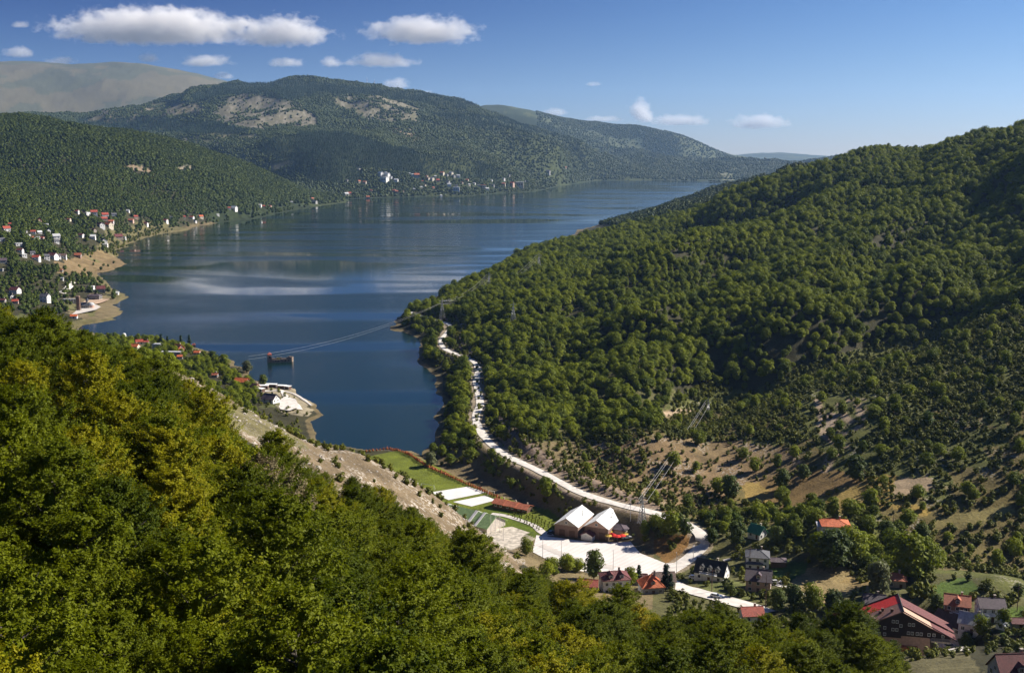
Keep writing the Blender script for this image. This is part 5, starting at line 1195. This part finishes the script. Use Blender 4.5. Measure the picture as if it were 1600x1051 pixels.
village([(51,348,6,'pink','terracotta',g),(60,348,8,'pink','orange',g),(72,354,6,'white','metal',g),(101,357,5,'white','metal','flat'),(10,361,10,'white','red',g),(40,363,4,'white','slate',g),(52,365,7,'white','red',g),(62,365,6,'white','metal',g),(75,363,7,'white','slate',g),(114,362,6,'grey','palegrey',g),
 (127,370,7,'white','maroon',g),(147,362,6,'stone','red',g),(145,373,8,'white','metal',g),(88,373,10,'white','palegrey',g),(88,380,7,'white','slate',g),(45,370,5,'white','metal',g),(51,374,6,'stone','terracotta',g),(58,376,8,'white','palegrey',g),(66,374,6,'pink','red',g),(31,370,6,'white','slate',g),(29,384,9,'white','metal','flat'),
 (162,380,10,'white','slate',g),(163,386,10,'white','metal','flat'),(185,374,11,'stone','maroon',g),(195,374,4,'white','metal','tall'),(32,394,8,'white','maroon',g),(37,401,9,'white','metal','flat'),(51,398,7,'white','slate',g),(57,406,10,'white','red',g),(73,406,8,'white','slate','tall'),(83,404,12,'white','maroon',g),(90,403,8,'white','purple',g),(99,403,9,'white','brown',g),
 (122,402,9,'brick','terracotta',g),(5,411,10,'grey','purple',g),(2,423,6,'palegrey','palegrey','flat'),(96,425,4,'tan','orange','tall'),(97,438,4,'white','metal','tall'),(15,352,5,'white','red',g),(3,377,7,'white','slate',g),(108,345,5,'cream','terracotta',g)], 'in the left bay village', 'houses of the left bay village', 1100, 1)
FW = [(595,274,9),(601,283,13),(605,276,9),(619,284,7),(570,287,6),(561,285,5),(542,283,4),(561,266,4),(580,299,4),(651,277,9),(645,275,5),(669,281,6),(675,282,7),(684,284,6),(667,277,4),(691,273,7),(698,275,5),(705,273,7),(709,277,6),(716,277,6),(730,283,5),(700,286,6),(702,291,7),(713,292,5),(713,298,12),(616,300,6),(620,301,5),(630,300,3),(647,297,4),
      (658,294,4),(677,295,4),(664,291,4),(755,294,10),(761,297,6),(770,291,5),(787,281,5),(795,275,4),(812,291,14),(800,290,8),(787,290,6),(856,271,8),(884,263,3),(747,291,4),(689,307,4),(541,306,8),(546,304,6),(575,310,6),(406,323,6),(412,324,5),(422,324,5),(456,317,4),(488,312,5),(492,318,8),(733,290,4),(741,288,4),(603,271,4),(611,279,5),(640,272,3),(660,284,3),(680,277,4),(722,287,4),(768,283,3),(820,284,3)]
rf_ = random.Random(9); L_ = []
for i, (a, b_, c_) in enumerate(FW):
    wc, rcx = [('cream','palegrey'), ('stone','terracotta'), ('pink','red'), ('white','palegrey'), ('cream','terracotta'), ('grey','slate')][rf_.randrange(6)]
    if i < 4: wc, rcx = 'white', 'palegrey'
    L_.append((a, b_, c_ * .85, wc, rcx, 'flat' if c_ > 9 else g))
village(L_, 'in the far shore village', 'houses of the far shore village', 2500, 0)
# larger trees that stand alone
def treeset(seed, h, r, mat, kd='round', n=26, per=60, sz=.75):
    me = crownmesh(seed, h, r, n, per, sz, mat, kd, .14, .62); w_ = wood_simple(h, h * .022); o = w_.build('trunk', M_BARK); d_ = o.data; bpy.data.objects.remove(o); return me, d_
M_GREENA = leafmat('broad_leaves', (.030, .055, .008), (.10, .125, .015), .25, .4)
TS = [treeset(800 + i, 10, 4.2, M_GREENA) for i in range(3)]; TD = [treeset(820 + i, 12, 5.0, M_FOREST) for i in range(2)]; TP = [treeset(840 + i, 11, 2.2, M_PINE, 'cone', 24, 60, .6) for i in range(2)]
M_OLIVE = leafmat('grey_green_leaves', (.07, .08, .03), (.14, .15, .06), .25, .5); TO = [treeset(860 + i, 8, 4.0, M_OLIVE) for i in range(2)]
def tree1(px, py, hpx, ts, i, lb, cat='tree', dmin=330, wide=1.0, name='broadleaf_tree'):
    x, y, z = hit(px, py, dmin); h = hpx / F * y; me, td = ts[i % len(ts)]; s_ = h / max(v.co.z for v in me.vertices[:200:1]) if False else h / {id(TS): 10, id(TD): 12, id(TP): 11, id(TO): 8}[id(ts)]
    e = empty(name, (x, y, z), i * 1.7, lb, cat); e.scale = (s_ * wide, s_ * wide, s_)
    q = bpy.data.objects.new('crown', me); COL.objects.link(q); q.parent = e; q = bpy.data.objects.new('trunk', td); COL.objects.link(q); q.parent = e
for a in [(928,905,48,TS,0,'airy broadleaf tree in front of the car park left of the white villa','tree',330,.9),(822,868,30,TD,0,'round dark green tree at the foot of the rocky slope beside the yard'),(985,915,32,TD,1,'dark rounded tree behind the white villa'),(857,890,20,TD,0,'small round tree at the car park edge near the front wood'),
          (1048,838,42,TD,1,'large spreading tree beside the road bend above the rust coloured field','tree',330,1.2),(1070,838,30,TS,1,'smaller tree right of the large spreading tree at the road bend'),(1150,852,40,TS,2,'bushy tree left of the green roofed cabin'),(1112,850,26,TS,0,'tree across the road from the rust coloured field'),
          (1215,850,30,TS,1,'tree in a group right of the green roofed cabin'),(1300,890,66,TS,2,'tall broad tree directly below the orange hipped bungalow','tree',330,1.1),(1330,880,60,TD,0,'big dark tree right below the orange hipped bungalow','tree',330,1.1),(1278,872,44,TD,1,'dark tree left below the orange hipped bungalow'),
          (1372,930,56,TO,0,'tall grey green tree left of the small terracotta roof','tree',330,.8),(1420,905,78,TD,1,'tallest dark tree cluster above the dark lodge','tree',330,1.1),(1445,900,62,TD,0,'broad dark tree above the bright green lawn'),(1395,880,56,TD,0,'dark tree behind the tall grey green tree'),(1385,850,38,TS,1,'tree beside the dark utility pole above the tall cluster'),
          (1440,850,34,TS,0,'isolated tree on the dry slope right of the bungalow'),(1255,750,26,TS,1,'small dark tree on the brown meadow edge'),(1335,752,42,TS,2,'tree with a long shadow at the top of the golden meadow'),(1222,765,34,TS,0,'leaning green thicket tree left of the brown meadow'),(1140,780,40,TS,1,'tree on the bank above the green roofed cabin'),
          (1268,800,32,TD,1,'dark tree at the foot of the golden meadow'),(1240,950,40,TS,1,'tree right of the lower road in the front thicket'),(1268,955,46,TD,0,'dark round tree in the thicket below the lawn'),(1215,955,38,TS,0,'leafy tree beside the tall thin utility pole'),(1300,960,42,TS,2,'tree at the right end of the front thicket'),
          (1143,932,20,TS,1,'small tree beside the white car on the lower road'),(1530,1028,36,TD,0,'dark tree in front of the pale grey roofed house'),(1565,1024,34,TD,1,'dark tree above the purple maroon chalet'),(1510,1015,30,TS,0,'tree left of the dark trees by the lower right houses'),(1462,955,30,TS,1,'tree between the lodge and the brick house'),
          (386,582,18,TO,1,'pale willow like tree standing right at the water edge near the cables','tree',600),(1590,935,26,TS,2,'tree at the right edge above the hamlet'),(673,728,22,TO,0,'pale willow at the mouth of the creek beside the pitch','tree',400),(411,603,18,TS,0,'round tree on the shore above the lakeside terrace','tree',560),
          (350,575,22,TD,1,'wide dark tree on the shore left of the pale willow','tree',600,1.2),(333,566,18,TS,1,'rounded olive tree beside the wide dark shore tree','tree',600,1.2),(1060,820,20,TS,2,'small tree above the road just past the bank')]:
    tree1(*a)
for a in [(998,912,34,TP,0,'slim dark spruce behind the white villa','spruce'),(1040,922,46,TP,1,'tall dark spruce right of the orange pyramid roof','spruce'),(1048,922,30,TP,0,'shorter spruce beside the tall spruce','spruce'),(252,541,20,TP,1,'dark spruce left in the near shore village','spruce',600),(262,541,17,TP,0,'second dark spruce in the near shore village','spruce',600),
          (283,543,20,TP,1,'dark spruce by the water right of the concrete block','spruce',600),(296,540,18,TP,0,'broad conifer at the right end of the shore village','spruce',600)]:
    tree1(*a, name='spruce_tree')

x, y, z = P(574, 146, 6850)
for dx_, hh in ((0, 46), (45, 30)):
    e = empty('radio_mast', (x + dx_, y, gz(x + dx_, y)), 0, 'tall thin red and white radio mast on the mountain ridge' if dx_ == 0 else 'shorter radio mast right of the tall one on the mountain ridge', 'mast')
    for k_ in range(4): q = MB(); q.tube((0, 0, hh * k_ / 4), (0, 0, hh * (k_ + 1) / 4), 1.3 - .2 * k_, 1.1 - .2 * k_); q.build('mast_section', wallm('white' if k_ % 2 else 'red'), e)

# ------------------------------------------------------------------ woods and scrub
def gl(G, X, Y):
    i = np.clip(np.round(np.interp(Y, YS, np.arange(NR))).astype(int), 0, NR - 1); j = np.clip(np.round(np.interp(X / Y, US, np.arange(NC))).astype(int), 0, NC - 1)
    return G[i, j]
def stack(X, Y, Z): return np.stack([X, Y, Z], 1)
MEADOWS = [[(1148,760),(1200,748),(1232,765),(1215,785),(1165,785)], [(1240,800),(1290,775),(1350,756),(1352,780),(1320,800),(1262,806)], [(1205,760),(1260,740),(1340,740),(1345,757),(1290,772),(1240,800)],
           [(1395,748),(1455,742),(1460,765),(1400,775)], [(1460,812),(1570,785),(1590,800),(1500,830)], [(1230,895),(1320,885),(1345,925),(1290,940),(1235,925)], [(1195,878),(1262,878),(1258,893),(1215,908),(1192,898)],
           [(1455,912),(1505,905),(1530,922),(1500,940),(1455,936)], [(1552,950),(1600,945),(1600,990),(1556,990)], [(1100,842),(1150,850),(1140,885),(1090,878)]]
# foreground beeches
X, Y, Z, rng = grid_pts(40, 192, 6.6, -.56, .46, 1, .38)
pxx = 800 + F * X / Y * .985
def ymax_at(x, y): return np.interp(800 + F * x / y * .985, [-150, 0, 200, 290, 350, 400, 500, 600, 700, 800, 900, 1000, 1100, 1200, 1300, 1410, 1440, 1600], [185, 180, 186, 172, 168, 160, 150, 156, 166, 176, 184, 186, 186, 188, 190, 184, 140, 120])
ymax = ymax_at(X, Y)
k = (Y < ymax + (fbm(X / 18, Y / 18, 5, 2) - .5) * 14)
X, Y, Z = filt(k, X, Y, Z)
sc_ = rng.uniform(.66, 1, len(X)) * np.interp(Y, [110, 160], [1.25, 1.0])
sc_ = sc_ * np.where(Y > ymax[k] - 16, .8, 1)
k = seen(X, Y, Z + 12 * sc_, .004); X, Y, Z, sc_ = filt(k, X, Y, Z, sc_)
ppx, ppy = project(X, Y, Z + 9 * sc_)
inview = (ppx > -90) & (ppx < 1690) & (ppy < 1150)
order = np.argsort(np.where(inview, Y / sc_, 1e6))
top = order[:295]; rest = order[295:]; print('foreground', len(order), inview.sum())
n_bare = 0
COLK = {'yellow': M_YELLOW, 'dry': M_DRY}
# trees the photograph singles out: nearest crown to the pixel gets its own colour and label
SPECIAL = {}
def nearest(px, py, tol=1):
    d_ = (ppx[top] - px) ** 2 + (ppy[top] - py) ** 2
    return int(top[np.argmin(d_)])
for px, py, ck, lb in [(1000, 975, 'yellow', 'beech tree with its top turned bright yellow, below the orange pyramid roofed house'), (430, 765, 'dry', 'beech tree with thin grey brown dry foliage among the green crowns on the slope'),
                       (395, 960, 'yellow', 'bright yellow green beech tree in the lower left wood')]:
    i_ = nearest(px, py)
    SPECIAL[i_] = (ck, lb)
for n_, i_ in enumerate(top):
    kk = int(rng.integers(0, 5)); cme, tme = BEECH[kk]
    lb = 'green leafy beech tree standing in the dense wood on the near slope'; grp = 'beech trees of the foreground wood'
    ck = None
    if int(i_) in SPECIAL: ck, lb = SPECIAL[int(i_)]; grp = None
    e = empty('beech_tree', (float(X[i_]), float(Y[i_]), float(Z[i_])), float(rng.uniform(0, 6.28)), lb, 'tree', grp)
    s_ = float(sc_[i_]); e.scale = (s_ * rng.uniform(.9, 1.12), s_ * rng.uniform(.9, 1.12), s_)
    c = bpy.data.objects.new('crown', cme); COL.objects.link(c); c.parent = e
    t = bpy.data.objects.new('trunk', tme); COL.objects.link(t); t.parent = e
    if ck:
        c.data = cme.copy(); c.data.materials[0] = COLK[ck]
# the wood goes on over the brow, down to where the meadows start
X2, Y2, Z2, rng = grid_pts(180, 338, 7.2, -.56, .47, 3, .4)
s2 = rng.uniform(.5, .85, len(X2)); qx2, qy2 = project(X2, Y2, Z2 + 12.5 * s2)
brow = np.interp(qx2, [-200, 0, 200, 300, 400, 500, 600, 660, 720, 770, 850, 900, 1000, 1100, 1200, 1300, 1390, 1450], [470, 480, 535, 600, 667, 723, 757, 797, 825, 880, 885, 915, 940, 950, 965, 965, 975, 1075])
k2 = (qy2 > brow + 10) & (gl(zs.astype(int), X2, Y2) == 0) & (Y2 > ymax_at(X2, Y2)) & ((qx2 < 1320) | (Y2 < 290)) & avoid_mask(X2, Y2)
scatter('beech_wood', 'beech', np.concatenate([stack(X[rest], Y[rest], Z[rest]), stack(X2[k2], Y2[k2], Z2[k2])]), np.concatenate([sc_[rest], s2[k2]])); print('brow', k2.sum())

# broadleaf forest on the right hill, by the road and behind the scree ridge
PP = []; PS = []
def keep(X, Y, Z, s, h):
    k = seen(X, Y, Z + h * s, .003) & avoid_mask(X, Y) & (gl(pd, X, Y) > 2.5) & (segdist(X, Y, VR)[0] > 6); PP.append(stack(X, Y, Z)[k]); PS.append(s[k])
for y0, y1, sp, smul, sd_ in ((420, 700, 4.9, .68, 2), (700, 1100, 5.4, .76, 3), (1100, 1900, 6.6, .90, 4)):
    X, Y, Z, rng = grid_pts(y0, y1, sp, -.12, .60, sd_)
    px_, py_ = project(X, Y, Z); q = px_ + (fbm(X / 20, Y / 20, 8, 2) - .5) * 30; qy = py_ + (fbm(X / 20, Y / 20, 9, 2) - .5) * 24
    rd = gl(RD, X, Y); sh = gl(sdn, X, Y)
    k = (sh > 2.5) & (rd > 7) & (Z > 1.5) & ~inpoly(q, qy, HILL) & ~((px_ < 910) & (py_ > 690)) & ~((Y < 520) & (px_ > 640)) & ~((rd < 15) & (Z > 11) & (Y < 1000)) 
    s_ = (.5 + .8 * rng.uniform(0, 1, len(X)) ** 1.5) * smul * (.8 + .45 * fbm(X / 30, Y / 30, 78, 2))
    k &= fbm(X / 14, Y / 14, 77, 2) < np.where(sh < 25, .62, .74)
    keep(*filt(k, X, Y, Z, s_), 9)
# behind the scree ridge, shrubs and small trees down to the village
X, Y, Z, rng = grid_pts(350, 980, 5.6, -.50, -.05, 5)
px_, py_ = project(X, Y, Z)
k = (gl(sdn, X, Y) > 4) & (gl(zs.astype(int), X, Y) == 0) & (Z > 2.4) & (rng.uniform(size=len(X)) < np.interp(px_, [380, 480, 560], [.85, .5, .06]))
k &= ~((px_ > 400) & (py_ > 598) & (Y > 640)) & ~((Y < 420) & (px_ > 520))
keep(*filt(k, X, Y, Z, rng.uniform(.32, .72, len(X))), 8)
# creek, banks and the valley by the hamlet
X, Y, Z, rng = grid_pts(372, 760, 6.0, -.10, .50, 6)
px_, py_ = project(X, Y, Z)
pin = np.zeros(len(X))
for poly, pr in [([(664,700),(700,700),(760,720),(700,740)], .45), ([(690,650),(745,660),(790,720),(830,745),(900,790),(1030,800),(1030,830),(1000,845),(960,825),(900,792),(820,775),(760,740),(690,715)], .45),
                 ([(985,800),(1060,800),(1075,835),(1030,836),(990,830)], .6), ([(1140,800),(1380,785),(1450,850),(1455,905),(1380,960),(1345,900),(1260,850),(1150,850)], .45), ([(1210,935),(1345,950),(1345,990),(1215,975)], .9),
                 ([(1100,858),(1190,850),(1150,880)], .3), ([(1085,812),(1150,810),(1140,840),(1110,835)], .6), ([(1480,880),(1600,940),(1600,965),(1500,940)], .35), ([(1480,990),(1600,995),(1600,1030),(1500,1030)], .7), ([(850,880),(930,890),(930,900),(850,900)], .4)]:
    pin = np.maximum(pin, inpoly(px_, py_, poly) * pr)
bad = np.zeros(len(X), bool)
for p_ in MEADOWS: bad |= inpoly(px_, py_, p_)
k = (rng.uniform(size=len(X)) < pin) & ~bad & (gl(RD, X, Y) > 7) & (gl(sdn, X, Y) > 2)
keep(*filt(k, X, Y, Z, rng.uniform(.4, .85, len(X))), 9)
# single trees on the scrub hillside
X, Y, Z, rng = grid_pts(400, 900, 11, .05, .60, 7)
px_, py_ = project(X, Y, Z); bad = np.zeros(len(X), bool)
for p_ in MEADOWS: bad |= inpoly(px_, py_, p_)
k = inpoly(px_, py_, HILL) & ~bad & (rng.uniform(size=len(X)) < np.where(py_ < 640, .55, np.where(px_ > 1350, .4, .2))) & (gl(RD, X, Y) > 20)
keep(*filt(k, X, Y, Z, rng.uniform(.35, .8, len(X))), 9)
pp = np.concatenate(PP); ps = np.concatenate(PS)
scatter('broadleaf_forest', 'mid', pp, ps); print('mid', len(pp))

# bushes
PP = []; PS = []
X, Y, Z, rng = grid_pts(385, 900, 2.5, .02, .60, 12)
px_, py_ = project(X, Y, Z); bad = np.zeros(len(X), bool)
for p_ in MEADOWS: bad |= inpoly(px_, py_, p_)
dens = np.where(inpoly(px_, py_, [(1265,615),(1370,615),(1375,665),(1335,710),(1280,705)]), .22, 1) * np.where(py_ < 690, 1.1, .65) * np.where(inpoly(px_, py_, SOIL), .5, 1) * np.clip(1.5 * fbm(X / 13, Y / 13, 51, 3), .2, 1)
k = inpoly(px_, py_, HILL) & ~bad & (rng.uniform(size=len(X)) < dens) & (gl(RD, X, Y) > 15)
keep(*filt(k, X, Y, Z, rng.uniform(.3, 1.15, len(X)) * np.where(inpoly(px_, py_, SOIL), .68, 1)), 2.6)
X, Y, Z, rng = grid_pts(300, 1100, 3.4, -.30, .20, 13)
k = ((gl(zs.astype(int), X, Y) == 1) & (rng.uniform(size=len(X)) < .06)) | ((gl(RD, X, Y) > 4.6) & (gl(RD, X, Y) < 60) & (gl(sdn, X, Y) > 2) & (Z > 3.3) & (X / Y > -.09) & (rng.uniform(size=len(X)) < .75) & (Y > 440))
keep(*filt(k, X, Y, Z, rng.uniform(.35, 1.1, len(X))), 2.6)
X, Y, Z, rng = grid_pts(360, 900, 3.6, -.36, -.02, 14)
k = (((gl(scr_back.astype(int), X, Y) == 1) & (Z > 3.5)) | ((Y > 560) & (gl(sdn, X, Y) > 8))) & (rng.uniform(size=len(X)) < .3)
keep(*filt(k, X, Y, Z, rng.uniform(.35, .9, len(X))), 2.6)
X, Y, Z, rng = grid_pts(1000, 2300, 7, -.53, -.28, 15)
k = (Z < 16) & (gl(sdn, X, Y) > 3) & (rng.uniform(size=len(X)) < .5)
keep(*filt(k, X, Y, Z, rng.uniform(.8, 1.8, len(X))), 2.6)
X, Y, Z, rng = grid_pts(292, 470, 2.9, .10, .60, 16)
px_, py_ = project(X, Y, Z); bad = np.zeros(len(X), bool)
for p_ in MEADOWS: bad |= inpoly(px_, py_, p_)
k = ~bad & ~inpoly(px_, py_, HILL) & (rng.uniform(size=len(X)) < .6) & (px_ > 1045) & (py_ > 840) & (gl(RD, X, Y) > 8)
keep(*filt(k, X, Y, Z, rng.uniform(.42, 1.05, len(X)) * np.where((px_ > 1430) & (py_ < 950), 1.6, 1)), 2.6)
pp = np.concatenate(PP); ps = np.concatenate(PS)
scatter('hillside_scrub', 'bush', pp, ps); print('bush', len(pp))

# rocks on the scree
X, Y, Z, rng = grid_pts(250, 415, 1.15, -.33, .03, 21)
k = (gl(zs.astype(int), X, Y) == 1) & (rng.uniform(size=len(X)) < .34) & (fbm(X / 6, Y / 6, 91, 2) > .42)
X, Y, Z = filt(k, X, Y, Z); k = seen(X, Y, Z + 1)
scatter('scree_rocks', 'rock', stack(X, Y, Z)[k], (rng.pareto(2.6, k.sum()) * .35 + .3).clip(0, 2.2)); print('rocks', k.sum())

# left hill and lakeside woods, far end of the right hill
PP = []; PS = []
for y0, y1, u0, u1, sp, sm, sd_ in ((1040, 1500, -.53, -.30, 6.0, .72, 31), (1500, 2700, -.53, -.2, 5.8, .76, 32), (2700, 4000, -.53, -.13, 7.2, .92, 33), (1900, 3400, .06, .53, 8.2, 1.0, 34), (3400, 5700, .12, .40, 13, 1.4, 35)):
    X, Y, Z, rng = grid_pts(y0, y1, sp, u0, u1, sd_)
    px_, py_ = project(X, Y, Z)
    sh = gl(sdn, X, Y); d_ = np.ones(len(X))
    if u0 < 0:
        d_ = np.where(Z < 12, .6, np.where(Z < 30, .85, 1.0)) * np.where(sh < Y * .012, .2, 1)
        for p_ in [[(195,262),(215,256),(245,270),(215,275)], [(275,262),(300,258),(300,268),(280,268)], [(88,412),(120,400),(165,392),(205,410),(190,422),(140,430),(95,428)], [(95,468),(165,455),(200,475),(188,500),(110,500)]]: d_ = np.where(inpoly(px_, py_, p_), .04, d_)
    k = (sh > 3) & (Z > 1.2) & (rng.uniform(size=len(X)) < d_)
    keep(*filt(k, X, Y, Z, rng.uniform(.65, 1.2, len(X)) * sm * np.where((Z < 32) & (Y < 2300) & (X < 0), .72, 1)), 9)
pp = np.concatenate(PP); ps = np.concatenate(PS)
scatter('lakeside_forest', 'far', pp, ps); print('far', len(pp))

# mountain beyond the lake
PP = []; PS = []; QP = []; QS = []
PINE = [[(430,215),(500,205),(560,215),(640,235),(760,262),(780,285),(700,280),(600,268),(500,262),(440,255),(400,235)], [(300,150),(350,130),(480,126),(620,145),(760,160),(720,172),(640,158),(560,150),(500,148),(460,160),(400,150),(345,150),(310,165)],
        [(120,190),(230,185),(330,192),(400,208),(340,215),(200,208)], [(660,176),(800,186),(870,215),(760,205),(700,190)], [(450,262),(560,262),(560,290),(480,285)]]
for y0, y1, u0, u1, sp, sm in ((3550, 5200, -.40, .20, 7.4, .60), (5200, 8600, -.53, .33, 9.8, .78)):
    X, Y, Z, rng = grid_pts(y0, y1, sp, u0, u1, 41)
    px_, py_ = project(X, Y, Z); qx = px_ + (fbm(X / 170, Y / 260, 63, 3) - .5) * 34; qy = py_ + (fbm(X / 180, Y / 240, 64, 3) - .5) * 12
    bare = np.zeros(len(X), bool)
    for poly, c in FARB: bare |= inpoly(qx, qy, poly)
    dn = np.where(bare, np.where(fbm(X / 90, Y / 130, 19, 3) > .56, .6, .05), np.where(fbm(X / 330, Y / 520, 73, 4) > .52, .55, .97)) * np.where(Z < 8, .4, 1)
    k = (gl(sdn, X, Y) > 8) & (Z > 1.5) & (rng.uniform(size=len(X)) < dn) & seen(X, Y, Z + 9, .0006) & avoid_mask(X, Y)
    pn = np.zeros(len(X), bool)
    for poly in PINE: pn |= inpoly(qx, qy, poly)
    s_ = rng.uniform(.5, 1.15, len(X)) * sm
    PP.append(stack(X, Y, Z)[k & ~pn]); PS.append(s_[k & ~pn]); QP.append(stack(X, Y, Z)[k & pn]); QS.append(s_[k & pn] * 1.3)
X, Y, Z, rng = grid_pts(8600, 10600, 14, .02, .24, 43)
k = seen(X, Y, Z + 9, .0006) & (Z > 20) & (rng.uniform(size=len(X)) < np.where(fbm(X / 330, Y / 520, 73, 4) > .5, .3, .9)); PP.append(stack(X, Y, Z)[k]); PS.append(rng.uniform(.6, 1.0, k.sum()))
pp = np.concatenate(PP); ps = np.concatenate(PS); scatter('mountain_forest', 'vfar', pp, ps); print('vfar', len(pp))
pp = np.concatenate(QP); ps = np.concatenate(QS); scatter('pine_forest', 'vpine', pp, ps); print('vpine', len(pp))

# ------------------------------------------------------------------ clouds, beyond the haze
clm = bpy.data.materials.new('cloud_vapour'); clm.use_nodes = True; nt = clm.node_tree; L = nt.links.new
for n in list(nt.nodes): nt.nodes.remove(n)
out = nt.nodes.new('ShaderNodeOutputMaterial'); pv = N(nt, 'ShaderNodeVolumePrincipled'); pv.inputs['Color'].default_value = (1, .985, .97, 1); pv.inputs['Anisotropy'].default_value = .0
tc = N(nt, 'ShaderNodeTexCoord'); geo = N(nt, 'ShaderNodeNewGeometry')
ln = N(nt, 'ShaderNodeVectorMath', operation='LENGTH'); 
sx = N(nt, 'ShaderNodeSeparateXYZ'); L(tc.outputs['Object'], sx.inputs[0])
zn = N(nt, 'ShaderNodeMath', operation='MINIMUM'); L(sx.outputs['Z'], zn.inputs[0]); zn.inputs[1].default_value = 0
zm = N(nt, 'ShaderNodeMath', operation='MULTIPLY_ADD'); L(zn.outputs[0], zm.inputs[0]); zm.inputs[1].default_value = .9; L(sx.outputs['Z'], zm.inputs[2])
cx_ = N(nt, 'ShaderNodeCombineXYZ'); L(sx.outputs['X'], cx_.inputs[0]); L(sx.outputs['Y'], cx_.inputs[1]); L(zm.outputs[0], cx_.inputs[2]); L(cx_.outputs[0], ln.inputs[0])
n1 = N(nt, 'ShaderNodeTexNoise', Scale=.0030, Detail=7.0, Roughness=.66); 
oi_ = N(nt, 'ShaderNodeObjectInfo'); of_ = N(nt, 'ShaderNodeVectorMath', operation='MULTIPLY_ADD'); L(geo.outputs['Position'], of_.inputs[0]); of_.inputs[1].default_value = (1, 1, 1.5); L(oi_.outputs['Random'], of_.inputs[2])
L(of_.outputs[0], n1.inputs['Vector'])
fa = N(nt, 'ShaderNodeMath', operation='MULTIPLY_ADD'); L(ln.outputs['Value'], fa.inputs[0]); fa.inputs[1].default_value = -.80; fa.inputs[2].default_value = .10
sm_ = N(nt, 'ShaderNodeMath', operation='ADD'); L(fa.outputs[0], sm_.inputs[0]); L(n1.outputs['Fac'], sm_.inputs[1])
mr = N(nt, 'ShaderNodeMapRange'); L(sm_.outputs[0], mr.inputs[0]); mr.inputs[1].default_value = .02; mr.inputs[2].default_value = .42; mr.inputs[3].default_value = 0; mr.inputs[4].default_value = .0065
L(mr.outputs[0], pv.inputs['Density']); L(pv.outputs[0], out.inputs['Volume'])
clm.cycles.volume_step_rate = .5
bm_ = bmesh.new(); bmesh.ops.create_icosphere(bm_, subdivisions=3, radius=1.0); cme = bpy.data.meshes.new('cloud'); bm_.to_mesh(cme); bm_.free(); cme.materials.append(clm)
for px, py, w_, h_, lb in [(240,50,330,62,'long bright white cloud, the largest in the sky above the left mountain'), (440,57,165,52,'white cloud joined to the right end of the largest cloud'), (660,54,185,48,'second largest white cloud, standing alone right of the largest one'),
    (597,98,118,24,'flat white cloud low under the second largest cloud'), (447,100,64,17,'small flat cloud under the right end of the largest cloud'), (516,99,36,18,'tiny rounded cloud left of the flat white cloud'), (322,98,90,20,'thin ragged cloud under the middle of the largest cloud'),
    (232,92,34,20,'faint small puff under the left part of the largest cloud'), (93,97,60,15,'low cloud strip touching the bald mountain top at left'), (28,85,52,19,'small white cloud at the left edge of the sky'), (32,40,32,13,'faint wisp at the upper left edge of the sky'),
    (620,134,44,19,'small pinkish puff above the forested ridge'), (662,149,62,15,'flat cloud strip lying on the forested ridge'), (350,120,36,12,'sliver of cloud behind the shoulder of the left mountain'), (928,132,32,9,'tiny white wisp alone in the middle of the sky'),
    (1000,178,46,36,'upright leaning pinkish cloud above the end of the lake'), (1062,190,100,22,'low pinkish cloud right of the leaning one'), (1186,194,105,26,'rightmost low pinkish cloud over the distant saddle'), (946,187,58,12,'faint low cloud strip left of the leaning cloud'), (862,177,48,14,'faint pinkish cloud just above the far ridge'), (570,138,50,12,'thin cloud strip peeping over the dark ridge top')]:
    Yc = 27500.0; x, y, z = P(px, py, Yc)
    o = bpy.data.objects.new('cloud', cme); COL.objects.link(o); o.location = (x, y, z); o.scale = (w_ / F * Yc * .66, max(w_ * .3, h_) / F * Yc * .6, h_ / F * Yc * .85)
    if px == 1000: o.rotation_euler = (0, .5, 0)
    tag(o, lb, 'cloud', 'clouds in the sky')
